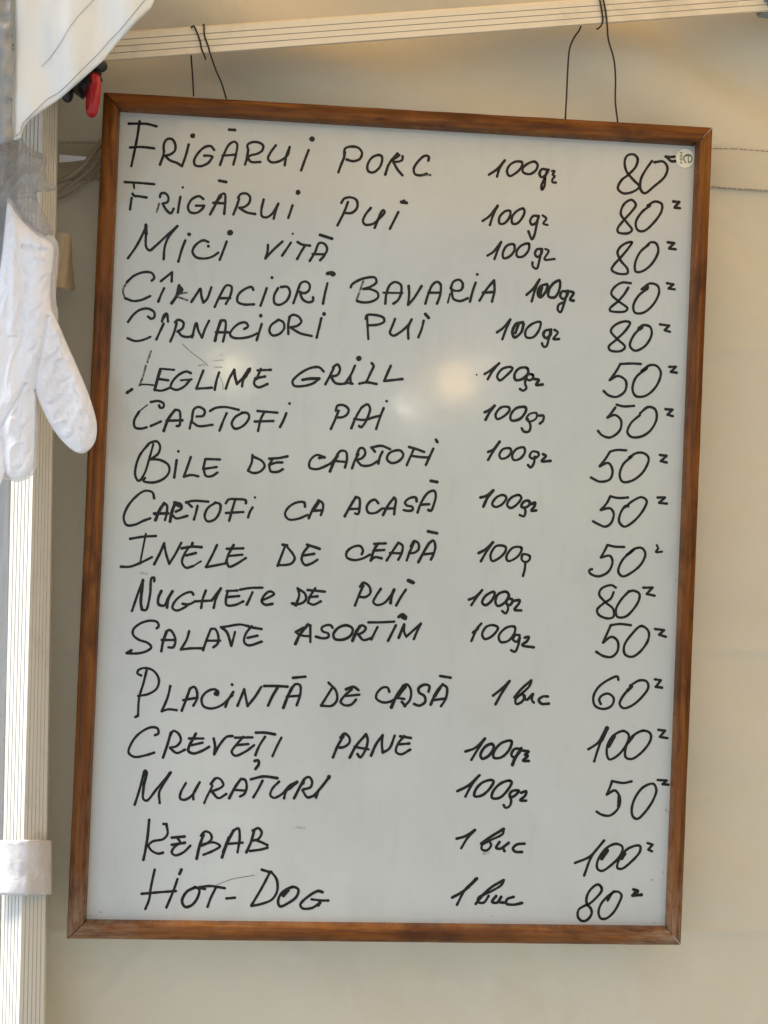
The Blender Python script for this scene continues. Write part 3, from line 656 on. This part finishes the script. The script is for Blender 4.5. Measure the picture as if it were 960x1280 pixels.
w1.1 152,235 220,200 285,140/285,140 240,195 200,268/w1.1 355,168 300,185 260,230 255,265 300,260 350,215 370,175 355,168/w1.1 465,172 410,190 365,240 360,275 405,275 460,220 478,180 465,172/w1.1 520,232 480,235 465,260 480,270 510,250 520,232/465,265 475,290 465,325 440,335 430,318/w1.1 535,245 565,235 560,260 530,290 565,292
#1 buc|portion
@540 940 4.8
w1.1 148,520 200,505 258,468/258,468 210,520 175,578/w1.2 295,550 350,510 430,462/430,462 425,490 350,530 300,560 300,585 330,590 355,560 350,545/w1.1 405,540 385,575 410,580 460,545/w1.1 460,545 428,575 435,595/w1.1 555,550 510,555 485,580 500,598 540,600
#1 buc|portion
@540 1020 4.8
w1.1 120,490 190,450 270,375/w1.3 265,378 215,430/270,375 200,440 150,532/w1.1 262,528 300,480 360,425 430,385/430,385 420,410 350,455 280,490 275,515 310,520 340,480/w1.2 385,480 360,515 390,520 415,485/w1.1 415,485 403,515 430,520/w1.1 490,485 450,500 445,525 490,532 540,522
#80|price
@740 170 6.4
365,180 335,148 285,155 262,200 275,280 330,350 378,405 330,445 250,458 207,420 235,355 290,310 350,245 365,180/480,200 430,270 390,350 390,430 420,458 500,400 585,320 603,250 570,205 500,210/w1.1 590,165 630,168 660,165/w1.1 600,170 635,202 670,200
#80|price
@700 230 4.8
455,125 430,95 385,120 365,180 400,230 432,275 410,295 350,290 345,270 380,220 430,165 455,125/540,130 490,170 455,230 465,275 500,283 560,235 610,160 610,120 570,105 525,130/w1.1 680,105 715,108/w1.1 715,108 688,140/688,142 720,145
#80|price
@700 230 4.8
432,350 410,350 365,375 345,410 365,460 405,510 405,535 350,538 310,515 320,490 365,440 410,385 432,350/530,365 480,410 450,480 455,525 490,525 550,480 590,400 575,355 545,350 520,370/w1.1 647,350 685,355/685,355 655,385/655,387 695,392
#80|price
@700 370 4.8
425,-77 370,-80 320,-45 308,-12 350,30 405,75 390,92 300,88 300,75 350,30 385,-10 410,-50/525,-45 470,0 440,60 450,100 500,100 560,50 595,-25 585,-62 540,-75 490,-40/w1.3 500,-45 525,-55/642,-77 680,-70/680,-70 652,-45/652,-45 688,-40
#80|price
@700 370 4.8
420,160 390,152 330,175 305,210 340,255 390,305 365,330 300,325 292,305 340,260 395,205 420,160/490,185 440,240 420,300 450,328 510,300 550,230 540,185 500,175 470,195/w1.5 475,198 490,188/600,170 655,178/655,178 628,205/628,205 660,215
#50|price
@700 370 4.8
485,408 430,405 362,408/362,408 335,455 298,505/298,505 350,480 395,510 390,570 340,605 290,595 262,570/520,435 455,490 435,560 455,600 510,600 575,545 605,460 580,420 540,415 490,450/655,425 695,425/695,425 665,455/665,455 700,460
#50|price
@700 500 4.8
340,28 380,38 445,35/332,45 310,75 285,105/285,105 330,90 365,120 360,180 300,225 250,210 228,185/480,90 425,140 405,195 430,222 490,218 545,180 580,110 570,55 530,42 480,80/632,55 675,58/675,58 645,88/645,88 677,97
#50|price
@700 500 4.8
398,302 340,300 300,310/300,310 275,350 238,398/238,398 290,378 315,420 300,475 240,490 185,465/430,340 380,385 358,450 375,490 430,485 500,430 532,350 505,320 460,318 415,345/600,330 640,335/640,335 605,367/605,367 640,375
#50|price
@700 600 4.8
408,105 350,108 302,98/302,98 280,140 245,180/245,180 300,170 322,200 305,260 270,280 230,265 198,248/410,158 395,155 365,195 355,250 385,280 440,250 500,180 520,125 490,103 430,130 390,165/585,105 630,105/630,105 595,137/595,137 642,142
#50|price
@700 600 4.8
385,402 330,400 285,390/285,390 265,430 245,465/245,465 300,455 315,490 290,550 230,578 180,560 175,542 192,535/440,420 375,480 350,550 375,578 430,555 490,500 512,440 490,408 450,412 400,450/w.8 580,390 590,410/w.9 590,410 575,432 612,430
#80|price
@700 720 4.8
335,70 310,55 250,75 235,110 270,155 320,200 320,245 290,255 235,235 222,205 260,165 305,135 322,97/415,90 365,145 335,205 345,245 390,245 440,200 475,140 475,105 440,88 410,95/500,70 555,70/555,70 520,108/520,108 567,118
#50|price
@700 720 4.8
425,295 360,288 305,295/305,295 285,340 258,400/258,400 310,365 345,390 345,450 310,485 260,480 218,455/488,300 430,350 385,420 390,470 430,485 480,455 530,380 530,330 488,300/570,318 625,325/625,325 595,352/595,352 635,365
#60|price
@700 830 4.8
350,95 345,75 300,90 230,140 200,200 210,250 260,270 310,250 322,205 290,178 250,190 235,215 245,240/430,135 380,190 358,240 380,265 430,250 490,200 530,140 520,105 480,98 420,130/w1.3 405,160 430,135/570,92 605,98/605,98 575,137/575,137 612,142
#100|price
@700 830 4.8
170,512 230,470 270,400/w1.6 282,385 248,455/250,450 225,520 205,585/380,402 310,440 280,520 295,572 345,550 400,480 412,425 380,402/w1.4 325,435 292,495/500,400 440,430 395,500 395,560 430,570 500,520 545,450 540,415 500,400/w1.2 440,430 410,470/590,395 630,400/630,400 600,437/600,437 645,445
#50|price
@700 960 4.8
430,80 380,90 310,78/312,80 300,115 280,160/280,160 330,135 360,180 350,240 300,285 250,280 220,262/w1.3 355,170 352,230/560,95 500,115 450,180 430,250 440,295 465,305 510,265 560,190 578,130 560,95/585,72 640,75/640,75 615,97/615,97 650,100
#100|price
@700 960 4.8
90,570 180,530 265,435/265,435 190,530 145,645/340,455 280,480 225,560 225,605 250,618 310,580 365,520 375,475 340,455/w1.4 285,495 250,545/460,465 400,490 350,560 345,600 370,605 430,560 480,500 480,468 460,465/w1.2 390,515 370,545/525,450 555,460/555,460 530,490/530,490 552,500
#80|price
@700 1080 8
415,235 380,205 320,240 270,320 268,395 310,450 315,500 270,560 220,570 180,530 185,460 240,420 290,400 360,340 415,270 415,235/540,275 470,330 410,400 385,490 410,545 460,545 530,490 590,390 615,310 580,278 530,285 475,365/w1.2 735,255 780,270 740,300/w1.2 725,315 815,308
'''
def catmull2(p, step):
    p = [Vector(q) for q in p]
    if len(p) == 2:
        n = max(2, int((p[1]-p[0]).length/step)); return [p[0].lerp(p[1], i/n) for i in range(n+1)]
    closed = (p[0]-p[-1]).length < 1e-6
    q = [p[-2] if closed else p[0]*2-p[1]]+p+[p[1] if closed else p[-1]*2-p[-2]]
    out = []
    for i in range(1, len(q)-2):
        p0, p1, p2, p3 = q[i-1:i+3]
        t0 = 0; t1 = t0+max((p1-p0).length, 1e-4)**.5; t2 = t1+max((p2-p1).length, 1e-4)**.5; t3 = t2+max((p3-p2).length, 1e-4)**.5
        n = max(2, int((p2-p1).length/step))
        for k in range(n):
            t = t1+(t2-t1)*k/n
            A1 = p0*((t1-t)/(t1-t0))+p1*((t-t0)/(t1-t0)); A2 = p1*((t2-t)/(t2-t1))+p2*((t-t1)/(t2-t1)); A3 = p2*((t3-t)/(t3-t2))+p3*((t-t2)/(t3-t2))
            B1 = A1*((t2-t)/(t2-t0))+A2*((t-t0)/(t2-t0)); B2 = A2*((t3-t)/(t3-t1))+A3*((t-t1)/(t3-t1))
            out.append(B1*((t2-t)/(t2-t1))+B2*((t-t1)/(t2-t1)))
    out.append(p[-1]); return out
class Ribbon:
    def __init__(s): s.v, s.f, s.m = [], [], []; s.z = 0
    def pt(s, x, y): s.v.append(P(x, y, -.00012-s.z*.000004)); return len(s.v)-1
    def disc(s, x, y, r, mi, n=10):
        s.z += 1
        ids = [s.pt(x+r*math.cos(2*math.pi*k/n)*random.uniform(.88, 1.1), y+r*math.sin(2*math.pi*k/n)*random.uniform(.88, 1.1)) for k in range(n)]
        s.f.append(tuple(ids)); s.m.append(mi)
    def stroke(s, pts, w, mi=0):
        s.z += 1
        q = catmull2(pts, 1.3); ph = random.uniform(0, 99); n = len(q)
        hw = []
        for i in range(n):
            e = min(i, n-1-i)
            hw.append(w/2*(1+.16*noise.noise(Vector((i*.18, ph, 0)))+.10*noise.noise(Vector((i*.9, ph, 3))))*(1.06 if e < 2 else 1))
        prev = None
        for i in range(n):
            t = (q[min(i+1, n-1)]-q[max(i-1, 0)]); t = t.normalized() if t.length > 1e-6 else Vector((1, 0))
            nn = Vector((-t.y, t.x))
            a = s.pt(q[i].x+nn.x*hw[i], q[i].y+nn.y*hw[i]); b = s.pt(q[i].x-nn.x*hw[i], q[i].y-nn.y*hw[i])
            if prev: s.f.append((prev[0], prev[1], b, a)); s.m.append(mi)
            if i in (0, n-1):
                d = -1 if i == 0 else 1
                arc = [a]+[s.pt(q[i].x+(nn.x*math.cos(g)+d*t.x*math.sin(g))*hw[i], q[i].y+(nn.y*math.cos(g)+d*t.y*math.sin(g))*hw[i]) for g in (math.pi/4, math.pi/2, 3*math.pi/4)]+[b]
                s.f.append(tuple(arc)); s.m.append(mi)
            prev = (a, b)
    def build(s, name, parent, mats):
        o = mesh(name, s.v, s.f, mats[0], parent, False)
        for m_ in mats[1:]: o.data.materials.append(m_)
        for p, k in zip(o.data.polygons, s.m): p.material_index = k
        # every face looks towards the reader
        import bmesh
        bm = bmesh.new(); bm.from_mesh(o.data); bm.normal_update()
        bad = [f for f in bm.faces if f.normal.y > 0]; bmesh.ops.reverse_faces(bm, faces=bad)
        bm.to_mesh(o.data); bm.free()
        return o
LW = 3.3
def flush(R, head):
    if R and R.v:
        txt, kind = head
        o = R.build(kind, board, [M['ink'], M['dry_ink']])
        o['label'] = 'handwritten black ' + ('dish name ' if kind == 'dish_name' else 'portion ' if kind == 'portion' else 'price ') + txt
R, head = None, None
for ln in INK.strip().splitlines():
    if ln[0] == '#':
        flush(R, head); head = ln[1:].split('|'); R = Ribbon(); continue
    if ln[0] == '@':
        ox, oy, s_ = [float(v) for v in ln[1:].split()]; continue
    for st in ln.split('/'):
        st = st.strip(); mi = 0; wf = 1.0
        while st and not (st[0].isdigit() or st[0] == '-'):
            if st[0] == 'o': break
            if st[0] == 'd': mi = 1; wf *= .8; st = st[1:].strip()
            elif st[0] == 'w': k, st = st.split(' ', 1); wf *= float(k[1:])
        if not st: continue
        if st[0] == 'o':
            x, y, r = [float(v) for v in st[1:].split(',')]; R.disc(ox+x/s_, oy+y/s_, r/s_, mi); continue
        pts = [tuple(float(v) for v in q.split(',')) for q in st.split()]
        R.stroke([(ox+a/s_, oy+b/s_) for a, b in pts], LW*wf, mi)
flush(R, head)
# scratches, wiped smudges and specks on the surface
R = Ribbon()
for s in ([(228, 430), (240, 441), (252, 450), (260, 457)], [(274, 470), (278, 478), (279, 487)], [(271, 1106), (290, 1099), (318, 1094)]):
    R.stroke(s, .8)
o = R.build('scratches', board, [M['scratch']]); tag(o, kind='stuff')
R = Ribbon()
for s, w_ in (([(249, 457), (255, 456)], 2.5), ([(266, 451), (280, 450)], 1.6), ([(268, 459), (277, 459)], 2.2), ([(275, 444), (278, 443)], 2), ([(176, 716), (184, 717)], 3),
              ([(374, 761), (376, 761)], 2), ([(370, 1034), (381, 1035)], 3), ([(604, 1067), (612, 1066)], 3), ([(832, 1011), (833, 1014)], 1.8), ([(829, 1092), (828, 1089)], 1.8),
              ([(817, 1154), (820, 1154)], 1.4), ([(817, 1159), (820, 1159)], 1.6), ([(125, 1140), (127, 1140)], 2), ([(541, 869), (543, 870)], 1.5)): R.stroke(s, w_)
for x, y, r in ((836, 1015, .8), (815.5, 1099.8, 1.5), (126, 833, .9), (752, 1161, .8), (342, 875, .8), (151, 508, 1), (793, 908, 1), (615, 1145, 1), (688, 690, .8), (140, 930, .7), (845, 725, .9)): R.disc(x, y, r, 0)
o = R.build('smudges', board, [M['smudge']]); tag(o, kind='stuff')
# round sticker in the top right corner
stx, sty, sr = 856.3, 198, 11.3
sv = [P(stx+sr*math.cos(k*math.pi/16), sty+sr*1.06*math.sin(k*math.pi/16), Y) for Y in (-.0006, -.0001) for k in range(32)]
sf = [tuple(range(32))]+[(k, (k+1) % 32, 32+(k+1) % 32, 32+k) for k in range(32)]
stk = auto_smooth(mesh('sticker', sv, sf, M['sticker'], board, False)); tag(stk, 'small round cream sticker with a green e mark')
R = Ribbon(); R.z = 170
# the "e" is turned a quarter, small letters beside it
R.stroke([(860.8, 203), (863.6, 202.2), (865.2, 198.5), (863.9, 194.6), (860, 193.2), (856, 194.8), (854.9, 198.5), (856, 201.8), (857.6, 203.4)], 1.5)
R.stroke([(856.8, 194.6), (860, 193.6), (863.2, 194.6)], 2.2); R.stroke([(860.4, 193.5), (860.3, 198), (860.5, 202.8)], 1.2)
for k, (a, b) in enumerate(((190.5, 194), (195.5, 198), (199.5, 204))):
    R.stroke([(849.8, a), (853.6, a)], .7); R.stroke([(849.6, b), (853.2, b)], .7); R.stroke([(851.2, a), (851.6, b)], .7)
R.build('sticker_print', board, [M['sticker_print']])

# ------------------------------------------------------------------ inflated / draped sheets traced in outline
def poly_sd(poly, X, Y):
    """signed distance (positive inside) and nearest outline point"""
    p = np.array(poly, float); q = np.roll(p, -1, 0)
    best = np.full(X.shape, 1e9); bx = np.zeros(X.shape); by = np.zeros(X.shape); ins = np.zeros(X.shape, bool)
    for (x0, y0), (x1, y1) in zip(p, q):
        dx, dy = x1-x0, y1-y0; t = np.clip(((X-x0)*dx+(Y-y0)*dy)/(dx*dx+dy*dy+1e-12), 0, 1)
        cx, cy = x0+t*dx, y0+t*dy; d = np.hypot(X-cx, Y-cy); k = d < best
        best = np.where(k, d, best); bx = np.where(k, cx, bx); by = np.where(k, cy, by)
        c_ = ((y0 > Y) != (y1 > Y)) & (X < (x1-x0)*(Y-y0)/(y1-y0+1e-12)+x0); ins ^= c_
    return np.where(ins, best, -best), bx, by
def smooth_poly(pts, n=6):
    q = [Vector((a, b, 0)) for a, b in pts]; q2 = q[-2:]+q+q[:3]
    out = catmull3(q2, n); return [(v.x, v.y) for v in out[2*n:2*n+len(q)*n]]
def puff(name, polys, Y, T, D, relief, mt, parent, step=2.0, smooth=True, back=.5, yfun=None):
    polys = [smooth_poly(p) if smooth else p for p in polys]
    allp = np.array(sum(polys, [])); x0, y0 = allp.min(0)-step*2; x1, y1 = allp.max(0)+step*2
    gx = np.arange(x0, x1, step); gy = np.arange(y0, y1, step); XX, YY = np.meshgrid(gx, gy)
    best = None
    for p in polys:
        d, bx, by = poly_sd(p, XX, YY)
        tt = np.where(d > 0, np.sqrt(np.clip(1-(1-np.clip(d/D, 0, 1))**2, 0, 1)), 0)
        if best is None: best = [d, bx, by, tt]
        else:
            k = d > best[0]; best = [np.where(k, d, best[0]), np.where(k, bx, best[1]), np.where(k, by, best[2]), np.maximum(tt, best[3])]
    d, bx, by, tt = best
    ins = d > 0; h, w_ = ins.shape
    ids = {}; vs_, fs = [], []; edge = []
    def vid(j, i, side):
        key = (j, i, side if ins[j, i] else 0)
        if key in ids: return ids[key]
        if ins[j, i]: x, y, t = XX[j, i], YY[j, i], tt[j, i]
        else: x, y, t = bx[j, i], by[j, i], 0
        base = (yfun(x, y) if yfun else Y)
        rel = relief(x, y)*min(1, .15+t)
        Yv = base+(-t*T+rel if side == 0 else t*T*back+rel*.3)
        if not ins[j, i]: Yv = base+rel
        ids[key] = len(vs_); vs_.append(P(x, y, Yv)); edge.append(t); return ids[key]
    for j in range(h-1):
        for i in range(w_-1):
            if ins[j, i] or ins[j+1, i] or ins[j, i+1] or ins[j+1, i+1]:
                f = [vid(j, i, 0), vid(j+1, i, 0), vid(j+1, i+1, 0), vid(j, i+1, 0)]
                g = [vid(j, i, 1), vid(j, i+1, 1), vid(j+1, i+1, 1), vid(j+1, i, 1)]
                if len(set(f)) == 4: fs.append(tuple(f))
                if len(set(g)) == 4 and set(g) != set(f): fs.append(tuple(g))
    o = mesh(name, vs_, fs, mt, parent)
    import bmesh
    bm = bmesh.new(); bm.from_mesh(o.data); bmesh.ops.remove_doubles(bm, verts=bm.verts[:], dist=1e-5); bmesh.ops.recalc_face_normals(bm, faces=bm.faces[:])
    for f in bm.faces: f.smooth = True
    bm.to_mesh(o.data); bm.free()
    return o
nz_ = lambda x, y, sx, sy, s: noise.noise(Vector((x*sx, y*sy, s)))
# ---- glove
glove = empty('disposable_glove', 'white plastic disposable glove hanging fingers down in front of the tent pole', 'glove', tuple(P(10, 250, -.10)))
palm = [(10, 253), (20, 266), (30, 278), (45, 292), (60, 300), (67, 309), (66, 330), (63, 360), (64, 384), (68, 400), (60, 440), (45, 478), (40, 500), (20, 530), (-40, 545), (-48, 470), (-20, 410), (-6, 370), (2, 320), (6, 280)]
thumb = [(48, 396), (60, 384), (70, 398), (84, 430), (100, 466), (112, 496), (120.5, 526), (120, 548), (113, 561), (102, 567), (88, 561), (71, 543), (58, 522), (46, 494), (42, 470), (44, 430)]
index = [(-2, 500), (20, 478), (42, 486), (44, 515), (43.5, 549), (42.5, 578), (36, 593), (22, 599), (11, 596), (6, 586), (2, 560)]
middle = [(-44, 510), (-10, 505), (3, 540), (6, 565), (5, 590), (-2, 608), (-20, 612), (-38, 600)]
CREASES = [(52, 452, 78, 432, 1), (58, 462, 80, 446, -1), (50, 504, 76, 498, 1), (60, 536, 86, 524, -1), (74, 549, 94, 540, 1), (92, 476, 104, 502, 1), (66, 410, 76, 440, -1), (100, 510, 112, 530, -1), (70, 478, 90, 470, 1),
    (25, 374, 33, 352, 1), (18, 404, 33, 362, -1), (20, 306, 26, 348, 1), (49, 300, 44, 314, -1), (8, 335, 17, 298, 1), (15, 455, 30, 402, 1), (48, 352, 62, 340, -1), (8, 486, 20, 432, -1), (40, 392, 56, 372, 1), (34, 440, 50, 424, 1),
    (36, 528, 26, 546, 1), (13, 562, 31, 552, -1), (11, 522, 23, 506, 1), (30, 570, 38, 556, 1), (14, 586, 30, 580, 1), (4, 400, 12, 360, -1), (28, 330, 40, 345, 1), (38, 322, 60, 328, -1)]
def crease(x, y):
    h = 0
    for x0, y0, x1, y1, sg in CREASES:
        if min(x0, x1)-6 < x < max(x0, x1)+6 and min(y0, y1)-6 < y < max(y0, y1)+6:
            dx, dy = x1-x0, y1-y0; l2 = dx*dx+dy*dy; t = max(0, min(1, ((x-x0)*dx+(y-y0)*dy)/l2))
            bow = 3*math.sin(t*math.pi)*sg; l = math.sqrt(l2)
            d = math.hypot(x-x0-t*dx+bow*dy/l, y-y0-t*dy-bow*dx/l)
            h += sg*.0020*math.exp(-(d/1.9)**2)*math.sin(min(1, max(.02, t*.9+.05))*math.pi)
    return h
def grel(x, y):
    r = -.0010*(.35-abs(nz_(x+y*.35, y-x*.2, .085, .040, 11)))-.0012*(.3-abs(nz_(x-y*.6, y, .17, .10, 13)))*.6
    if x > 42 and y > 415: r -= .0022*(.3-abs(nz_(x+y*.8, y-x, .06, .11, 17)))
    r += crease(x, y)
    r += -.0030*nz_(x, y, .035, .014, 1)-.0016*nz_(x+y*.5, y, .10, .035, 4)-.0012*abs(nz_(x, y, .07, .05, 7))
    r += .004*math.exp(-(((x-18)-(y-280)*-.02)/5)**2)*(1 if y < 420 else .4)*-1
    r += .0035*math.exp(-((y-310-(x-40)*.12)/2.6)**2)*(1 if 27 < x < 60 else 0)
    d = ((x-28)*(535-485)-(y-485)*(0-28))/57.3
    if y > 478: r += .005*math.exp(-(d/2.5)**2)*(1 if x < 34 else 0)
    d2 = ((x-42)*(470-420)-(y-470)*(58-42)*-1)/52
    if 395 < y < 480: r += .003*math.exp(-(((x-(60-(y-395)*.21)))/2.5)**2)
    return r
puff('glove_film', [palm, thumb, index, middle], -.105, .010, 15, grel, M['glove'], glove, 1.25)
marg = [(10, 246), (30, 270), (48, 286), (68, 297), (73.5, 312), (72, 340), (70, 372), (73, 398), (66, 430), (48, 480), (30, 480), (30, 380), (10, 300)]
puff('cuff_margin', [marg], -.098, .0008, 8, lambda x, y: -.0015*nz_(x, y, .05, .03, 3), M['glove_edge'], glove, 2.2)
marg2 = [(0, 480), (30, 474), (44, 488), (47, 520), (46.5, 556), (45.5, 584), (37, 597.5), (22, 602.5), (9, 599), (2, 588)]
puff('finger_margin', [marg2], -.097, .0006, 8, lambda x, y: 0, M['glove_edge'], glove, 2.2)
# ---- crumpled clear bag above the glove
bag = [(-60, 168), (0, 172), (27, 172), (34, 182), (46, 190), (56, 192), (58.5, 203), (56, 214), (60, 225), (73, 236.5), (60, 240), (44, 240), (50, 258), (58, 272), (68, 290), (60, 300), (42, 290), (28, 278), (14, 258), (-2, 262), (-60, 330)]
o = puff('crumpled_film', [bag], -.090, .010, 14, lambda x, y: -.006*nz_(x, y, .05, .05, 2)-.0045*abs(math.sin(7*math.atan2(y-246, x-4)+2.5*nz_(x, y, .05, .05, 9)))*min(1, math.hypot(x-4, y-246)/25), M['bag'], None, 1.8, smooth=False)
tag(o, 'crumpled clear plastic film bunched on the pole above the white glove', 'plastic film')
# ---- clear side curtain left of the pole
cv = [(-120, 160), (13, 160), (13, 420), (13.5, 600), (11.5, 700), (9, 830), (5, 980), (2, 1090), (0, 1180), (-4, 1330), (-10, 1500), (-160, 1500)]
o = puff('side_curtain', [cv], .028, .002, 10, lambda x, y: -.004*nz_(x, y, .12, .008, 8), M['curtain'], None, 6, smooth=False)
tag(o, 'grey clear plastic side curtain at the left edge behind the white pole', 'curtain')
# ---- pale canopy flap in the top left corner
flap = empty('canopy_flap', 'pale grey canopy cloth hanging in the top left corner with dark stitched hem', 'canopy flap', tuple(P(60, 0, -.14)))
fl = [(-90, -150), (215, -150), (204, -60), (193, 0), (189, 10), (167, 32), (146, 55), (129, 76), (112, 91), (94, 107), (77, 122), (54, 138), (36, 151), (29.5, 161), (26.5, 173), (19, 175), (-90, 175)]
def flap_y(x, y): return -.150+.035*min(1, max(0, (x-20)/180))
def frel(x, y): return -.0060*nz_(x, y, .028, .010, 6)-.0008*nz_(x, y, .10, .02, 2)+(.003*math.exp(-((x-16)/3)**2))
puff('flap_cloth', [fl], 0, .003, 5, frel, M['flap'], flap, 2.4, smooth=False, yfun=flap_y)
fs2 = [(-90, -60), (16, -60), (15.5, 60), (16, 110), (15, 150), (17, 176), (5, 180), (-90, 182)]
puff('flap_lining', [fs2], 0, .002, 5, lambda x, y: -.006*nz_(x, y, .09, .05, 12), M['flap_side'], flap, 2.4, smooth=False, yfun=lambda x, y: -.157)
gv, gf = [], []  # unseen sheet added to keep roof light out of the left gap
for j in range(15):
    for i in range(25):
        x = -.62+i*.39/24; y = -.16+j*(WALL_Y-.004+.16)/14
        gv.append((x, y, .605+.02*noise.noise(Vector((x*6, y*6, 3)))))
for j in range(14):
    for i in range(24): gf.append((j*25+i, j*25+i+1, (j+1)*25+i+1, (j+1)*25+i))
mesh('roof_light_blocker', gv, gf, M['strap'], flap)
gv, gf = [], []  # unseen sheet added to keep the sun off the upper pole
for j in range(15):
    for i in range(17):
        y = -.34+i*.48/16; z = .33+.28*j/14
        gv.append((-.50-.05*(1-j/14)+.012*noise.noise(Vector((y*7, z*6, 3))), y, z+.05*(1-j/14)*math.sin(i)))
for j in range(14):
    for i in range(16): gf.append((j*17+i, j*17+i+1, (j+1)*17+i+1, (j+1)*17+i))
mesh('side_sun_blocker', gv, gf, M['strap'], flap)
yf = lambda a, b: flap_y(a, b)-.0040+frel(a, b)
hem_line = [(197, -22), (181, 0), (163, 22), (150, 37.5), (137, 51), (125, 65), (112, 78), (100, 90), (86, 104), (73, 116), (64, 121), (56, 127), (43, 140), (31, 152), (27.5, 158), (26, 165), (20, 170)]
tube('seam', [P(a, b, yf(a, b)) for a, b in hem_line], .00024, M['thread'], flap, 5)
l2 = [(130, -14), (117, 0), (100, 18), (86, 36), (76, 53), (62, 73), (52, 83), (40, 93), (28, 104)]
tube('seam', [P(a, b, yf(a, b)) for a, b in l2[:7]], .0002, M['thread'], flap, 5)
# ---- black leg bracket and red pull ring
br = empty('leg_bracket', 'black plastic corner bracket of the tent leg half hidden behind the canopy flap', 'bracket', tuple(P(100, 100, -.03)))
box('bracket_body', P(98, 92, -.035), (.034, .03, .03), M['black'], br, (0, .6, 0), .004)
def ball(name, c, s, mt, parent, n=14):
    vs_, fs = [], []
    for j in range(n+1):
        for i in range(2*n):
            th = math.pi*j/n; ph = math.pi*i/n
            vs_.append(Vector(c)+Vector((s[0]*math.sin(th)*math.cos(ph), s[1]*math.sin(th)*math.sin(ph), s[2]*math.cos(th))))
    for j in range(n):
        for i in range(2*n): fs.append((j*2*n+i, (j+1)*2*n+i, (j+1)*2*n+(i+1) % (2*n), j*2*n+(i+1) % (2*n)))
    o = mesh(name, vs_, fs, mt, parent)
    import bmesh
    bm = bmesh.new(); bm.from_mesh(o.data); bmesh.ops.remove_doubles(bm, verts=bm.verts[:], dist=1e-6); bmesh.ops.recalc_face_normals(bm, faces=bm.faces[:]); bm.to_mesh(o.data); bm.free()
    for p in o.data.polygons: p.use_smooth = True
    return o
ball('knob', P(124, 82, -.045), (.0075, .007, .0058), M['black'], br)
ball('knob', P(84, 118, -.03), (.0055, .006, .0075), M['black'], br)
ring = []; rc = P(116.5, 119, -.045)
import bmesh
vs_, fs = [], []; NJ, NI = 40, 14
ax_u = Vector((math.cos(math.radians(66)), -math.sin(math.radians(66)), 0)); ax_v = Vector((.03, 0, 1)).normalized(); ax_n = ax_u.cross(ax_v).normalized()
for j in range(NJ):
    a = 2*math.pi*j/NJ; d = ax_u*math.cos(a)*.0115+ax_v*math.sin(a)*.0162
    dn = d.normalized()
    for i in range(NI):
        b = 2*math.pi*i/NI; vs_.append(rc+d+dn*.0040*math.cos(b)+ax_n*.0044*math.sin(b))
for j in range(NJ):
    for i in range(NI): fs.append((j*NI+i, ((j+1) % NJ)*NI+i, ((j+1) % NJ)*NI+(i+1) % NI, j*NI+(i+1) % NI))
o = auto_smooth(mesh('pull_ring', vs_, fs, M['red'], br), 80); tag(o, 'red plastic pull ring')

# ------------------------------------------------------------------ warm stall bulb and added glowing shapes behind the viewer, mirrored in the whiteboard
def mirror_pos(px, py, dist):
    p = P(px, py, 0); d = (p-CL).normalized(); d.y = -d.y
    return p+d*dist
def lamp_mat(name, col, s):
    m = mat(name, col, .4); e = pbsdf(m); e.inputs['Emission Color'].default_value = (*col, 1); e.inputs['Emission Strength'].default_value = s
    return m
def bulb(px, py, dist, r, label, m_, sx=1, sz=1):
    c = mirror_pos(px, py, dist)
    t = empty('hanging_bulb', label, 'lamp', tuple(c), 'bulbs strung inside the stall')
    ball('glass_bulb', c, (r*sx, r, r*sz), m_, t, 12)
    tube('cable', [c+Vector((0, 0, r*sz*.95)), c+Vector((0, 0, r*sz+.04))], .01, M['black'], t)
    return t
bulb(568, 478, 2.2, .054, 'warm round bulb hanging in the stall, mirrored at the middle of the whiteboard', lamp_mat('warm_bulb', (1, .70, .36), 10), 1.15, .9)
bulb(290, 462, 2.2, .040, 'unseen pale glowing ball added behind the viewer, mirrored over the fifth menu line', lamp_mat('pale_glow', (1, .88, .55), 12))  # pale glowing ball added for the small soft reflection
for (a, b, r_, lab) in (((498, 501), (523, 520), .011, 'slanting unseen glowing tube added behind the viewer, mirrored below the middle of the whiteboard'),
                        ((607, 445), (618, 457), .009, 'short unseen glowing tube added behind the viewer, mirrored beside the sixth portion entry')):
    A, B = mirror_pos(a[0], a[1], 1.7), mirror_pos(b[0], b[1], 1.7)  # unseen glowing tubes added to make the reflected streaks
    t = empty('streak_glow_tube', lab, 'lamp', tuple(A)); tube('streak_glow_body', [A, A.lerp(B, .5), B], r_, lamp_mat('streak_glow', (1, .9, .72), 14), t, 10)
    tube('cable', [B, B+Vector((0, 0, .15))], .003, M['black'], t)
